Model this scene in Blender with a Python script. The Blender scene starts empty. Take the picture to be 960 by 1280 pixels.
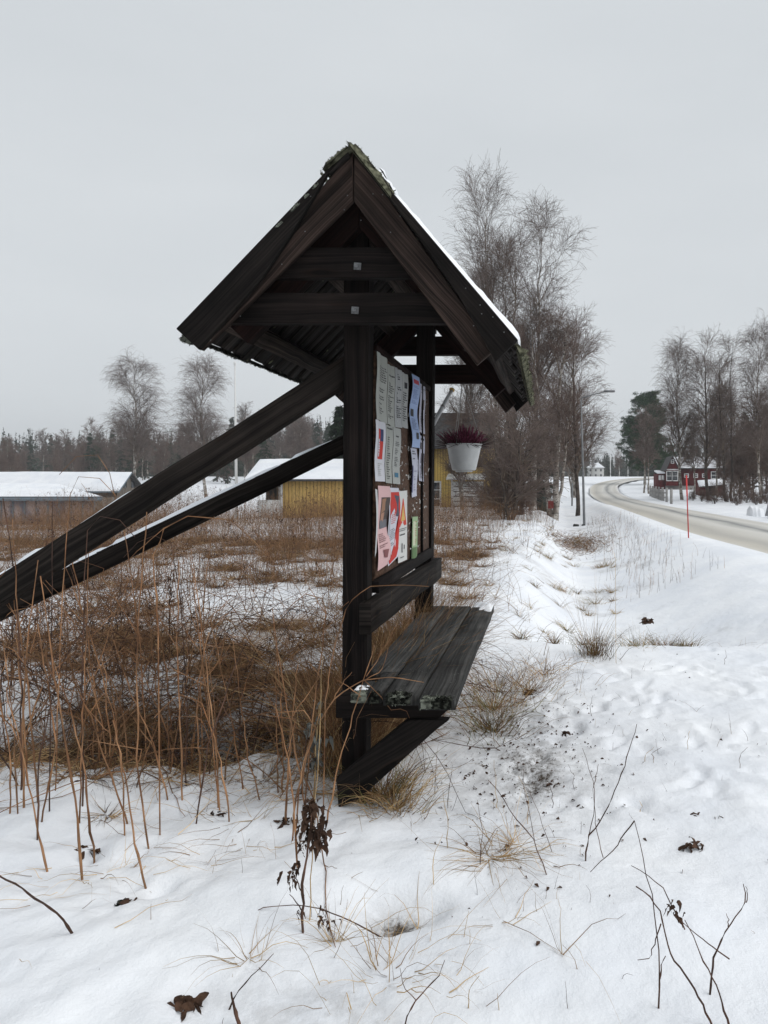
import bpy, bmesh, math, random
import numpy as np
from mathutils import Vector
SC = bpy.context.scene
COL = SC.collection
R = math.radians
# ------------------------------------------------------------------ camera, sky, light, exposure
F, VX, VY, CH = 960.0, 683.0, 600.0, 1.55        # focal length and vanishing point in photo pixels, eye height
cd = bpy.data.cameras.new('camera'); cam = bpy.data.objects.new('camera', cd); COL.objects.link(cam)
cd.sensor_fit = 'HORIZONTAL'; cd.sensor_width = 36; cd.lens = 36
cd.shift_x = (480 - VX) / 960.0; cd.shift_y = -(640 - VY) / 960.0
cd.clip_start = 0.05; cd.clip_end = 3000
cam.location = (0, 0, CH); cam.rotation_euler = (R(90), 0, 0)
SC.camera = cam
SUN_EL, SUN_AZ = 45, 105
w = bpy.data.worlds.new('World'); SC.world = w; w.use_nodes = True
wn = w.node_tree; wn.nodes.clear()
wo = wn.nodes.new('ShaderNodeOutputWorld'); bg = wn.nodes.new('ShaderNodeBackground')
sky = wn.nodes.new('ShaderNodeTexSky'); sky.sky_type = 'NISHITA'; sky.sun_disc = False
sky.sun_elevation = R(SUN_EL); sky.sun_rotation = R(SUN_AZ); sky.air_density = 1; sky.dust_density = 3
hs = wn.nodes.new('ShaderNodeHueSaturation'); hs.inputs['Saturation'].default_value = 0.12
mx = wn.nodes.new('ShaderNodeMix'); mx.data_type = 'RGBA'; mx.inputs[0].default_value = 0.86
tcw = wn.nodes.new('ShaderNodeTexCoord'); mpw = wn.nodes.new('ShaderNodeMapping'); mpw.inputs['Scale'].default_value = (1, 1, 3.5)
nzw = wn.nodes.new('ShaderNodeTexNoise'); nzw.inputs['Scale'].default_value = 1.7; nzw.inputs['Detail'].default_value = 4
crw = wn.nodes.new('ShaderNodeValToRGB')
crw.color_ramp.elements[0].position = 0.3; crw.color_ramp.elements[0].color = (5.88, 6.26, 6.58, 1)
crw.color_ramp.elements[1].position = 0.72; crw.color_ramp.elements[1].color = (6.5, 6.86, 7.15, 1)
wn.links.new(tcw.outputs['Generated'], mpw.inputs[0]); wn.links.new(mpw.outputs[0], nzw.inputs['Vector'])
wn.links.new(nzw.outputs['Fac'], crw.inputs[0])
wn.links.new(sky.outputs[0], hs.inputs['Color']); wn.links.new(hs.outputs[0], mx.inputs[6]); wn.links.new(crw.outputs[0], mx.inputs[7])
wn.links.new(mx.outputs[2], bg.inputs[0]); bg.inputs[1].default_value = 0.108
wn.links.new(bg.outputs[0], wo.inputs[0])
sd = bpy.data.lights.new('overcast_sun', 'SUN'); sd.energy = 1.5; sd.angle = R(48); sd.color = (1, 0.99, 0.975)
so = bpy.data.objects.new('overcast_sun', sd); COL.objects.link(so)
so.rotation_euler = Vector((math.sin(R(SUN_AZ))*math.cos(R(SUN_EL)), math.cos(R(SUN_AZ))*math.cos(R(SUN_EL)), math.sin(R(SUN_EL)))).to_track_quat('Z', 'Y').to_euler()
SC.view_settings.view_transform = 'Standard'; SC.view_settings.look = 'None'
SC.view_settings.exposure = 0.1; SC.view_settings.gamma = 1
SC.cycles.max_bounces = 5; SC.cycles.diffuse_bounces = 3; SC.cycles.transparent_max_bounces = 8
SC.cycles.volume_bounces = 0; SC.cycles.caustics_reflective = False; SC.cycles.caustics_refractive = False

# ------------------------------------------------------------------ helpers
rng = np.random.default_rng(11)
random.seed(5)
def S(px, py, D):                      # photo pixel at distance D -> world point
    return np.array([(px - VX) * D / F, D, CH + (VY - py) * D / F])
def tag(o, label=None, cat=None, group=None, kind=None):
    if label: o['label'] = label
    if cat: o['category'] = cat
    if group: o['group'] = group
    if kind: o['kind'] = kind
    return o
def empty(name, loc, rz=0):
    o = bpy.data.objects.new(name, None); o.location = loc; o.rotation_euler = (0, 0, rz); o.empty_display_size = .1
    COL.objects.link(o); return o
def link(name, me, parent=None, mat=None):
    o = bpy.data.objects.new(name, me); COL.objects.link(o)
    if mat is not None:
        for m in (mat if isinstance(mat, (list, tuple)) else [mat]): me.materials.append(m)
    if parent is not None: o.parent = parent
    return o
def copy_tree(o, parent=None, link_to=None):
    c = o.copy(); COL.objects.link(c); c.parent = parent
    for ch in list(o.children): copy_tree(ch, c)
    return c
class MB:                              # mesh builder: numpy chunks of vertices and quads / tris
    def __init__(s): s.v = []; s.q = []; s.t = []; s.n = 0; s.uv = []; s.mi = []
    def add(s, v, q=None, t=None, mi=0):
        v = np.asarray(v, float).reshape(-1, 3)
        if q is not None and len(q): q = np.asarray(q).reshape(-1, 4); s.q.append((q + s.n, mi))
        if t is not None and len(t): t = np.asarray(t).reshape(-1, 3); s.t.append((t + s.n, mi))
        s.v.append(v); s.n += len(v); return s
    def mesh(s, name, smooth=False, origin=None):
        v = np.concatenate(s.v) if s.v else np.zeros((0, 3))
        if origin is not None: v = v - np.asarray(origin)
        me = bpy.data.meshes.new(name)
        loops = []; starts = []; mi = []; p = 0
        for q, m in s.q: loops.append(q.ravel()); starts.append(p + 4*np.arange(len(q))); p += 4*len(q); mi.append(np.full(len(q), m))
        for t, m in s.t: loops.append(t.ravel()); starts.append(p + 3*np.arange(len(t))); p += 3*len(t); mi.append(np.full(len(t), m))
        loops = np.concatenate(loops).astype(np.int32); starts = np.concatenate(starts).astype(np.int32); mi = np.concatenate(mi).astype(np.int32)
        me.vertices.add(len(v)); me.vertices.foreach_set('co', v.astype(np.float32).ravel())
        me.loops.add(len(loops)); me.loops.foreach_set('vertex_index', loops)
        me.polygons.add(len(starts)); me.polygons.foreach_set('loop_start', starts)
        me.polygons.foreach_set('material_index', mi)
        if smooth: me.polygons.foreach_set('use_smooth', np.ones(len(starts), bool))
        me.update(calc_edges=True); me.validate()
        return me
    def build(s, name, mat, parent=None, smooth=False, origin=None):
        return link(name, s.mesh(name, smooth, origin), parent, mat)
def unit(a): return a / np.maximum(np.linalg.norm(a, axis=-1, keepdims=True), 1e-9)
def frames(P):
    T = unit(np.gradient(P, axis=1)) if P.shape[1] > 2 else unit(np.repeat(P[:, 1:2] - P[:, :1], P.shape[1], 1))
    ref = np.where(np.abs(T[..., 2:3]) > .9, np.array([1., 0, 0]), np.array([0, 0, 1.]))
    A = unit(np.cross(T, ref)); B = np.cross(T, A); return T, A, B
def tubes(mb, P, Rr, sides=3, mi=0):   # P [N,K,3], Rr [N,K]
    N, K = P.shape[:2]; _, A, B = frames(P)
    a = np.arange(sides) * 2*np.pi/sides
    V = P[:, :, None] + Rr[:, :, None, None] * (np.cos(a)[:, None]*A[:, :, None] + np.sin(a)[:, None]*B[:, :, None])
    i = np.arange(N)[:, None, None]*K*sides; k = np.arange(K-1)[None, :, None]*sides; s = np.arange(sides)[None, None]
    s2 = (s + 1) % sides
    q = np.stack(np.broadcast_arrays(i+k+s, i+k+s2, i+k+sides+s2, i+k+sides+s), -1)
    mb.add(V, q, mi=mi)
    if sides > 3:
        ec = np.arange(N)[:, None]*K*sides + (K-1)*sides
        for j in range(1, sides-1):
            mb.t.append((np.concatenate([ec, ec+j, ec+j+1], 1) + mb.n - V.size//3, mi))
def ribbons(mb, P, W, side=None, mi=0):
    N, K = P.shape[:2]; _, A, B = frames(P)
    if side is None:
        th = rng.uniform(0, np.pi, N)[:, None, None]; side = np.cos(th)*A + np.sin(th)*B
    V = np.stack([P - side*W[..., None]/2, P + side*W[..., None]/2], 2)
    i = np.arange(N)[:, None]*K*2; k = np.arange(K-1)[None]*2
    q = np.stack([i+k, i+k+1, i+k+3, i+k+2], -1)
    mb.add(V, q, mi=mi)
def h2(ix, iy, seed):
    n = (ix.astype(np.int64)*374761393 + iy.astype(np.int64)*668265263 + seed*1442695041) & 0x7fffffff
    n = ((n ^ (n >> 13)) * 1274126177) & 0x7fffffff
    return ((n ^ (n >> 16)) & 0xffff) / 65535.0
def vnoise(x, y, seed=0):
    x = np.asarray(x, float); y = np.asarray(y, float)
    xi = np.floor(x); yi = np.floor(y); fx = x-xi; fy = y-yi; fx = fx*fx*(3-2*fx); fy = fy*fy*(3-2*fy)
    a = h2(xi, yi, seed); b = h2(xi+1, yi, seed); c = h2(xi, yi+1, seed); d = h2(xi+1, yi+1, seed)
    return (a*(1-fx)+b*fx)*(1-fy) + (c*(1-fx)+d*fx)*fy
def fbm(x, y, seed=0, o=4):
    s = 0; am = .5
    for i in range(o): s = s + am*(vnoise(x*2**i, y*2**i, seed+i*7)-.5); am *= .55
    return s
def ss(x, a, b):
    t = np.clip((x-a)/(b-a), 0, 1); return t*t*(3-2*t)

# ------------------------------------------------------------------ materials
def mat(name, col, rough=.85, spec=.3, c2=None, ns=8., detail=4, bump=0., bs=None, stretch=(1, 1, 1), coord='Object', lo=.35, hi=.65, bdist=.01, trans=None):
    m = bpy.data.materials.new(name); m.use_nodes = True; nt = m.node_tree; b = nt.nodes['Principled BSDF']
    b.inputs['Roughness'].default_value = rough; b.inputs['Specular IOR Level'].default_value = spec
    b.inputs['Base Color'].default_value = (*col, 1)
    if c2 is not None or bump:
        tc = nt.nodes.new('ShaderNodeTexCoord'); mp = nt.nodes.new('ShaderNodeMapping'); mp.inputs['Scale'].default_value = stretch
        nt.links.new(tc.outputs[coord], mp.inputs[0])
        nz = nt.nodes.new('ShaderNodeTexNoise'); nz.inputs['Scale'].default_value = ns; nz.inputs['Detail'].default_value = detail
        nt.links.new(mp.outputs[0], nz.inputs['Vector'])
        if c2 is not None:
            cr = nt.nodes.new('ShaderNodeValToRGB'); cr.color_ramp.elements[0].position = lo; cr.color_ramp.elements[1].position = hi
            cr.color_ramp.elements[0].color = (*col, 1); cr.color_ramp.elements[1].color = (*c2, 1)
            nt.links.new(nz.outputs['Fac'], cr.inputs[0]); nt.links.new(cr.outputs[0], b.inputs['Base Color'])
        if bump:
            n2 = nz
            if bs: n2 = nt.nodes.new('ShaderNodeTexNoise'); n2.inputs['Scale'].default_value = bs; n2.inputs['Detail'].default_value = 5; nt.links.new(mp.outputs[0], n2.inputs['Vector'])
            bp = nt.nodes.new('ShaderNodeBump'); bp.inputs['Strength'].default_value = bump; bp.inputs['Distance'].default_value = bdist
            nt.links.new(n2.outputs['Fac'], bp.inputs['Height']); nt.links.new(bp.outputs[0], b.inputs['Normal'])
    return m
def wood(name, dark, light, rough=.8, sx=1.2, sy=38., bump=.8, knots=True, fleck=None):
    """grain runs along U (metres)"""
    m = bpy.data.materials.new(name); m.use_nodes = True; nt = m.node_tree; b = nt.nodes['Principled BSDF']; L = nt.links.new
    b.inputs['Roughness'].default_value = rough; b.inputs['Specular IOR Level'].default_value = .1
    uv = nt.nodes.new('ShaderNodeTexCoord'); oi = nt.nodes.new('ShaderNodeObjectInfo')
    add = nt.nodes.new('ShaderNodeVectorMath'); add.operation = 'ADD'
    sc_ = nt.nodes.new('ShaderNodeVectorMath'); sc_.operation = 'SCALE'; sc_.inputs[0].default_value = (13, 7, 3)
    L(oi.outputs['Random'], sc_.inputs['Scale']); L(uv.outputs['UV'], add.inputs[0]); L(sc_.outputs[0], add.inputs[1])
    warp = nt.nodes.new('ShaderNodeTexNoise'); warp.inputs['Scale'].default_value = 2.2; warp.inputs['Detail'].default_value = 2
    L(add.outputs[0], warp.inputs['Vector'])
    mad = nt.nodes.new('ShaderNodeVectorMath'); mad.operation = 'MULTIPLY_ADD'; mad.inputs[1].default_value = (0, .05, 0)
    L(warp.outputs['Color'], mad.inputs[0]); L(add.outputs[0], mad.inputs[2])
    mp = nt.nodes.new('ShaderNodeMapping'); mp.inputs['Scale'].default_value = (sx, sy, 1); L(mad.outputs[0], mp.inputs[0])
    nz = nt.nodes.new('ShaderNodeTexNoise'); nz.inputs['Scale'].default_value = 1; nz.inputs['Detail'].default_value = 6; nz.inputs['Roughness'].default_value = .65
    L(mp.outputs[0], nz.inputs['Vector'])
    mp2 = nt.nodes.new('ShaderNodeMapping'); mp2.inputs['Scale'].default_value = (sx*.7, sy*3.2, 1); L(mad.outputs[0], mp2.inputs[0])
    n2 = nt.nodes.new('ShaderNodeTexNoise'); n2.inputs['Scale'].default_value = 1; n2.inputs['Detail'].default_value = 5; n2.inputs['Roughness'].default_value = .7
    L(mp2.outputs[0], n2.inputs['Vector'])
    mm = nt.nodes.new('ShaderNodeMath'); mm.operation = 'MULTIPLY'; L(nz.outputs['Fac'], mm.inputs[0]); L(n2.outputs['Fac'], mm.inputs[1])
    cr = nt.nodes.new('ShaderNodeValToRGB'); cr.color_ramp.elements[0].position = .16; cr.color_ramp.elements[1].position = .37
    cr.color_ramp.elements[0].color = (*dark, 1); cr.color_ramp.elements[1].color = (*light, 1); L(mm.outputs[0], cr.inputs[0])
    big = nt.nodes.new('ShaderNodeTexNoise'); big.inputs['Scale'].default_value = 3.1; big.inputs['Detail'].default_value = 5; L(add.outputs[0], big.inputs['Vector'])
    mr = nt.nodes.new('ShaderNodeMapRange'); mr.inputs['From Min'].default_value = .3; mr.inputs['From Max'].default_value = .7; mr.inputs['To Min'].default_value = .45; mr.inputs['To Max'].default_value = 1.25
    L(big.outputs['Fac'], mr.inputs['Value'])
    mu = nt.nodes.new('ShaderNodeMix'); mu.data_type = 'RGBA'; mu.blend_type = 'MULTIPLY'; mu.inputs[0].default_value = 1
    L(cr.outputs[0], mu.inputs[6]); L(mr.outputs[0], mu.inputs[7])
    out = mu.outputs[2]
    if knots:
        mk_ = nt.nodes.new('ShaderNodeMapping'); mk_.inputs['Scale'].default_value = (1.9, 8.5, 1); L(add.outputs[0], mk_.inputs[0])
        vo = nt.nodes.new('ShaderNodeTexVoronoi'); vo.inputs['Scale'].default_value = 1; L(mk_.outputs[0], vo.inputs['Vector'])
        kr = nt.nodes.new('ShaderNodeValToRGB'); kr.color_ramp.elements[0].position = .07; kr.color_ramp.elements[0].color = (.12, .10, .09, 1); kr.color_ramp.elements[1].position = .19; kr.color_ramp.elements[1].color = (1, 1, 1, 1)
        e_ = kr.color_ramp.elements.new(.12); e_.color = (1.0, .8, .65, 1)
        L(vo.outputs['Distance'], kr.inputs[0]); km = nt.nodes.new('ShaderNodeMix'); km.data_type = 'RGBA'; km.blend_type = 'MULTIPLY'; km.inputs[0].default_value = .85; L(out, km.inputs[6]); L(kr.outputs[0], km.inputs[7]); out = km.outputs[2]
    if fleck is not None:
        fn = nt.nodes.new('ShaderNodeTexNoise'); fn.inputs['Scale'].default_value = fleck[1]; fn.inputs['Detail'].default_value = 6; L(add.outputs[0], fn.inputs['Vector'])
        fr = nt.nodes.new('ShaderNodeMapRange'); fr.inputs['From Min'].default_value = fleck[2]; fr.inputs['From Max'].default_value = fleck[2] + .05; L(fn.outputs['Fac'], fr.inputs['Value'])
        fm = nt.nodes.new('ShaderNodeMix'); fm.data_type = 'RGBA'; L(fr.outputs[0], fm.inputs[0]); L(out, fm.inputs[6]); fm.inputs[7].default_value = (*fleck[0], 1); out = fm.outputs[2]
    L(out, b.inputs['Base Color'])
    bp = nt.nodes.new('ShaderNodeBump'); bp.inputs['Strength'].default_value = bump; bp.inputs['Distance'].default_value = .006
    L(mm.outputs[0], bp.inputs['Height']); L(bp.outputs[0], b.inputs['Normal'])
    return m
M = {}
M['post'] = wood('dark_stained_timber', (.0024, .0018, .0016), (.017, .012, .0105))
M['verge'] = wood('weathered_brown_board', (.005, .0037, .0032), (.074, .050, .041), sx=.7, sy=30)
M['black'] = wood('blackened_board', (.003, .0026, .0024), (.022, .0175, .0155), fleck=((.16, .17, .13), 26, .72))
M['redwood'] = wood('reddish_timber', (.004, .002, .0018), (.024, .010, .008))
M['brace'] = wood('weathered_prop_timber', (.003, .0024, .002), (.034, .027, .023), sx=.7, sy=32)
M['board'] = wood('old_grey_board', (.008, .006, .005), (.085, .066, .056))
M['roof'] = wood('roof_slat', (.005, .0045, .004), (.055, .047, .043), fleck=((.14, .16, .09), 9, .66))
M['seat'] = wood('grey_seat_plank', (.016, .016, .0155), (.088, .086, .082), sx=1.0, sy=26, fleck=((.12, .125, .12), 75, .66))
M['cork'] = mat('rusty_pinboard', (.045, .024, .015), .9, c2=(.12, .066, .042), ns=45, detail=8, bump=.4)
M['staple'] = mat('torn_paper_scraps', (.6, .6, .58), .8)
M['steel'] = mat('galvanised_bolt', (.16, .165, .17), .6, .3, c2=(.07, .07, .07), ns=60)
M['moss'] = mat('moss_and_lichen', (.018, .018, .011), 1, .1, c2=(.19, .19, .13), ns=32, detail=6, bump=.8, bs=90)
M['lichen'] = mat('pale_lichen', (.03, .032, .026), 1, .1, c2=(.23, .245, .20), ns=38, lo=.38, hi=.56, detail=9, bump=.8, bs=90)
M['darkmoss'] = mat('dark_moss', (.006, .0065, .005), 1, .1, c2=(.08, .085, .068), ns=44, lo=.46, hi=.66, detail=9, bump=.8, bs=90)

def snow_mat(name, ground=False):
    m = bpy.data.materials.new(name); m.use_nodes = True; nt = m.node_tree; b = nt.nodes['Principled BSDF']; L = nt.links.new
    b.inputs['Roughness'].default_value = .75; b.inputs['Specular IOR Level'].default_value = .25
    tc = nt.nodes.new('ShaderNodeTexCoord')
    def noise(s, d=5, r=.6):
        n = nt.nodes.new('ShaderNodeTexNoise'); n.inputs['Scale'].default_value = s; n.inputs['Detail'].default_value = d; n.inputs['Roughness'].default_value = r
        L(tc.outputs['Object'], n.inputs['Vector']); return n
    n1 = noise(.9, 6); cr = nt.nodes.new('ShaderNodeValToRGB')
    cr.color_ramp.elements[0].color = (.73, .755, .80, 1); cr.color_ramp.elements[1].color = (.845, .858, .88, 1)
    cr.color_ramp.elements[0].position = .3; cr.color_ramp.elements[1].position = .6; L(n1.outputs['Fac'], cr.inputs[0]); out = cr.outputs[0]
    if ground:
        at = nt.nodes.new('ShaderNodeAttribute'); at.attribute_name = 'dirt_shade'  # real mud plus the painted shadow of the thicket hollow
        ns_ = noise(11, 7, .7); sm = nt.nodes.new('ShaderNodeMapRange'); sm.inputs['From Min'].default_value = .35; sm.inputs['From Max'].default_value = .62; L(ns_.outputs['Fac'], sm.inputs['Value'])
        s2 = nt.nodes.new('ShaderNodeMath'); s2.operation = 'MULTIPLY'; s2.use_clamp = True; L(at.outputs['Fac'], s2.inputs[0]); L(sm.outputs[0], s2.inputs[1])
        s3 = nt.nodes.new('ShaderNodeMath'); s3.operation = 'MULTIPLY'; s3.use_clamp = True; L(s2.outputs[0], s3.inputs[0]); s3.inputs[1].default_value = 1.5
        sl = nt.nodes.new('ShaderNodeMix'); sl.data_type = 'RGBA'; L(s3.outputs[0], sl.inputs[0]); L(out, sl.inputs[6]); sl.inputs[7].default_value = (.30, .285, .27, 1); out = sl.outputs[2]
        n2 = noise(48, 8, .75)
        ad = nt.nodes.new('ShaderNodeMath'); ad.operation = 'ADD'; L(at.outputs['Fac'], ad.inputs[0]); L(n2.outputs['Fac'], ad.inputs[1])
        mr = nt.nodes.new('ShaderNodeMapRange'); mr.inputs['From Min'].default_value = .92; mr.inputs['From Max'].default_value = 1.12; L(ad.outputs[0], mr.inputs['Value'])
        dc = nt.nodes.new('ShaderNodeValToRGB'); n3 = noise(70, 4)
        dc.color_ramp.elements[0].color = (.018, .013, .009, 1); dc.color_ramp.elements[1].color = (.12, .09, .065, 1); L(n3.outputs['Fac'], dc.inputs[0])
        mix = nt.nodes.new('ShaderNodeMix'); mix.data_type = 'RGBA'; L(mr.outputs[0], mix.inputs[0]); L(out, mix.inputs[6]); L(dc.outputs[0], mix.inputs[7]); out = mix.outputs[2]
    L(out, b.inputs['Base Color'])
    na = noise(9, 6, .55); nb = noise(120, 3, .6)
    s1 = nt.nodes.new('ShaderNodeMath'); s1.operation = 'MULTIPLY_ADD'; L(nb.outputs['Fac'], s1.inputs[0]); s1.inputs[1].default_value = .12; L(na.outputs['Fac'], s1.inputs[2])
    bp = nt.nodes.new('ShaderNodeBump'); bp.inputs['Strength'].default_value = .42; bp.inputs['Distance'].default_value = .045
    L(s1.outputs[0], bp.inputs['Height']); L(bp.outputs[0], b.inputs['Normal'])
    return m
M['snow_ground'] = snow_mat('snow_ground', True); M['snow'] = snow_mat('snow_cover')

# ------------------------------------------------------------------ terrain
RC = np.array([(7.3, -30), (7.2, 0), (6.75, 10), (6.6, 16), (6.2, 22), (5.95, 30), (5.75, 39), (5.5, 51), (5.65, 67), (6.4, 85), (8.6, 108), (14, 130), (25, 150), (55, 172), (110, 190), (190, 200)], float)
RH = np.array([2.1, 2.1, 2.1, 2.1, 2.1, 1.95, 1.8, 1.55, 1.5, 1.6, 1.8, 2.0, 2.2, 2.4, 2.6, 2.6])
def resample(P, W, n):
    t = np.linspace(0, len(P)-1, n); i = np.minimum(t.astype(int), len(P)-2); f = (t-i)[:, None]
    p0 = P[np.maximum(i-1, 0)]; p1 = P[i]; p2 = P[i+1]; p3 = P[np.minimum(i+2, len(P)-1)]
    c = .5*((2*p1)+(-p0+p2)*f+(2*p0-5*p1+4*p2-p3)*f*f+(-p0+3*p1-3*p2+p3)*f**3)
    return c, W[i]*(1-f[:, 0])+W[i+1]*f[:, 0]
RP, RW = resample(RC, RH, 260)
def road_dist(x, y):                   # distance to road centre line minus half width (coarse, vectorised)
    shp = np.shape(x); x = np.ravel(x); y = np.ravel(y); out = np.full(len(x), 1e9)
    for i in range(0, len(RP)-1):
        a = RP[i]; b = RP[i+1]; d = b-a; L2 = d@d
        m = (np.abs(x-a[0]) < 45) & (np.abs(y-a[1]) < 45)
        if not m.any(): continue
        t = np.clip(((x[m]-a[0])*d[0]+(y[m]-a[1])*d[1])/L2, 0, 1)
        dd = np.hypot(x[m]-a[0]-t*d[0], y[m]-a[1]-t*d[1]) - RW[i]
        out[m] = np.minimum(out[m], dd)
    return out.reshape(shp)
def rise(y): return 2.3*ss(y, 60, 170)
BUMPS = [  # x, y, radius, height   hollows and lumps in the near snow
 (-.55, 2.72, .10, -.09), (-.42, 2.75, .07, -.06), (-.9, 2.9, .30, .07), (-.5, 3.0, .22, .06), (.1, 2.9, .35, .05), (-1.45, 2.9, .06, -.07), (-1.6, 2.95, .05, -.06),
 (-1.25, 2.6, .35, .05), (-1.9, 3.2, .06, -.07), (-1.7, 3.15, .08, -.05), (-2.2, 3.6, .2, .05), (-1.3, 3.5, .3, .04), (-.8, 3.35, .2, .05), (-.2, 2.5, .3, .04), (.4, 2.6, .3, .05),
 (-2.5, 4.42, .22, -.24), (-2.2, 4.38, .2, -.2), (-1.9, 4.40, .22, -.26), (-1.6, 4.45, .2, -.24), (-1.3, 4.52, .2, -.22), (-3.1, 4.6, .35, -.22), (-3.6, 4.7, .3, -.2), (-2.05, 4.05, .22, .08), (-1.55, 4.12, .18, .10), (-1.2, 4.15, .14, .07), (-2.7, 4.0, .25, .06), (-1.75, 3.75, .12, .06), (-2.3, 3.7, .15, .06), (-1.9, 5.2, .3, .10), (-2.7, 5.6, .35, .12), (-1.0, 3.6, .12, .03)]
FOOT = [(rng.uniform(-.2, 2.6), rng.uniform(3.6, 6.6), rng.uniform(0, 3.14)) for _ in range(170)] + [(rng.uniform(1.3, 3.2), rng.uniform(5.5, 9), rng.uniform(0, 3.14)) for _ in range(26)]
def H(x, y):
    x = np.asarray(x, float); y = np.asarray(y, float)
    z = rise(y)
    z = z - 1.5*ss(-x, 5, 32)*ss(y, 12, 50)*(1-ss(y, 75, 115))
    env = ss(y, 7.0, 9.2)*(1-ss(y, 44, 58))
    xd = .75 + .012*(y-10)
    prof = np.where(x < xd, ss(x, xd-1.5, xd), 1-ss(x, xd+.15, xd+2.9))
    z = z - .80*env*prof*(1-.35*ss(y, 12, 34))
    z = z + .05*fbm(x*.7, y*.7, 3) + .10*fbm(x*.16, y*.16, 9)*ss(np.abs(y), 6, 20)
    near = 1-ss(np.hypot(x, y), 9, 16)
    rough = .42 + .7*ss(-x, .2, 1.6)
    z = z + near*rough*(.12*fbm(x*2.6, y*2.6, 21) + .05*fbm(x*7, y*7, 33))
    mid = ss(y, 7, 12)*(1-ss(y, 45, 60))*ss(-x, -1.2, .6)
    z = z + mid*.16*fbm(x*.9, y*.9, 41)
    # ground slightly lifted snow bank on far side of the near road (right)
    return z
def Hfull(x, y):
    x = np.asarray(x, float); y = np.asarray(y, float)
    z = H(x, y)
    for bx, by, br, bh in BUMPS: z = z + bh*np.exp(-((x-bx)**2+(y-by)**2)/br**2)
    for fx, fy, fa in FOOT:
        dx = x-fx; dy = y-fy; m = (np.abs(dx) < .35) & (np.abs(dy) < .35)
        if m.any():
            u = dx*math.cos(fa)+dy*math.sin(fa); v = -dx*math.sin(fa)+dy*math.cos(fa)
            rr = (u/.13)**2+(v/.045)**2
            z = z + np.where(m, -.020*np.exp(-rr**2) + .006*np.exp(-(rr-1.8)**2), 0)
    rd = road_dist(x, y); far = ss(y, 40, 90)
    z = z + .09*np.exp(-((rd-.45)/.35)**2)*(1-far)
    w_ = 1-ss(rd, -.1, 1.2+3*far); w_ = np.where(rd < 1e8, w_, 0)
    return z*(1-w_) + (rise(y) - .05 + .085*ss(rd, -.4, .02)*(1-far) - .3*far*(rd < .2))*w_
# things with snow piled round them get a small mound
xs = np.unique(np.round(np.concatenate([-np.geomspace(5, 420, 110), np.arange(-5, 4, .03), np.arange(4, 10, .12), np.geomspace(10, 420, 90)]), 4))
ys = np.unique(np.round(np.concatenate([np.arange(-40, 1.2, 2.), np.arange(1.2, 8, .03), np.geomspace(8, 60, 260), np.geomspace(60, 900, 110)]), 4))
GX, GY = np.meshgrid(xs, ys)
GZ = Hfull(GX, GY)
nx, ny = len(xs), len(ys)
V = np.stack([GX, GY, GZ], -1).reshape(-1, 3)
i = (np.arange(ny-1)[:, None]*nx + np.arange(nx-1)[None]).ravel()
mb = MB(); mb.add(V, np.stack([i, i+1, i+nx+1, i+nx], -1))
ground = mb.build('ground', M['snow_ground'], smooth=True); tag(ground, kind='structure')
def blob(x, y, cx, cy, rx, ry): return np.exp(-(((x-cx)/rx)**2+((y-cy)/ry)**2))
def dirt_shade_mask(x, y):
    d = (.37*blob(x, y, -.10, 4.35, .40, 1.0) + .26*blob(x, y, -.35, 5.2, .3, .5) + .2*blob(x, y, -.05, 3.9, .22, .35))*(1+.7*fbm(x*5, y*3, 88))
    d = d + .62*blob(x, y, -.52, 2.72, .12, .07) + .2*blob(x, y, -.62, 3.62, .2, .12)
    d = d + .72*blob(x, y, -1.9, 4.46, .85, .14) + .6*blob(x, y, -3.3, 4.7, .8, .22) + .45*blob(x, y, -1.95, 5.75, .45, .35) + .5*blob(x, y, -.7, 2.25, .35, .14)*.6  # first two blobs paint the shadow in the thicket hollow as dark ground
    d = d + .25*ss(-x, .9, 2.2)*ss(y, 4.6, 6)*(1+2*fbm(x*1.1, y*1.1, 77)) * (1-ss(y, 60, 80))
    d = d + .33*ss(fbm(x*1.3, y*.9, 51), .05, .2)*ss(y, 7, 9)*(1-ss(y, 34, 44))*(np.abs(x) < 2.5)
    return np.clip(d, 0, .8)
da = ground.data.attributes.new('dirt_shade', 'FLOAT', 'POINT'); da.data.foreach_set('value', dirt_shade_mask(V[:, 0], V[:, 1]).astype(np.float32))
def gh(x, y): return float(Hfull(np.array([x]), np.array([y]))[0])
def G(px, D):                          # ground point under photo column px at distance D
    x = (px-VX)*D/F; return np.array([x, D, gh(x, D)])

# road sheet
T = unit(np.gradient(RP, axis=0)); Nn = np.stack([T[:, 1], -T[:, 0]], 1)
us = np.linspace(-1, 1, 13); prof = .02 - .012*us**2
far = ss(RP[:, 1], 40, 90)
rv = RP[:, None] + Nn[:, None]*(us[None, :, None]*(RW[:, None, None]+.12*(1-far[:, None, None])))
rz = rise(rv[..., 1]) + prof[None] + .012*fbm(rv[..., 0]*1.5, rv[..., 1]*.3, 5)
rV = np.concatenate([rv, rz[..., None]], -1).reshape(-1, 3); n_, k_ = len(RP), len(us)
i = (np.arange(n_-1)[:, None]*k_ + np.arange(k_-1)[None]).ravel()
mb = MB(); mb.add(rV, np.stack([i, i+1, i+k_+1, i+k_], -1))
m = bpy.data.materials.new('packed_snow_road'); m.use_nodes = True; nt = m.node_tree; b = nt.nodes['Principled BSDF']; L = nt.links.new
b.inputs['Roughness'].default_value = .7
at = nt.nodes.new('ShaderNodeUVMap'); sp = nt.nodes.new('ShaderNodeSeparateXYZ'); L(at.outputs[0], sp.inputs[0])
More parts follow.
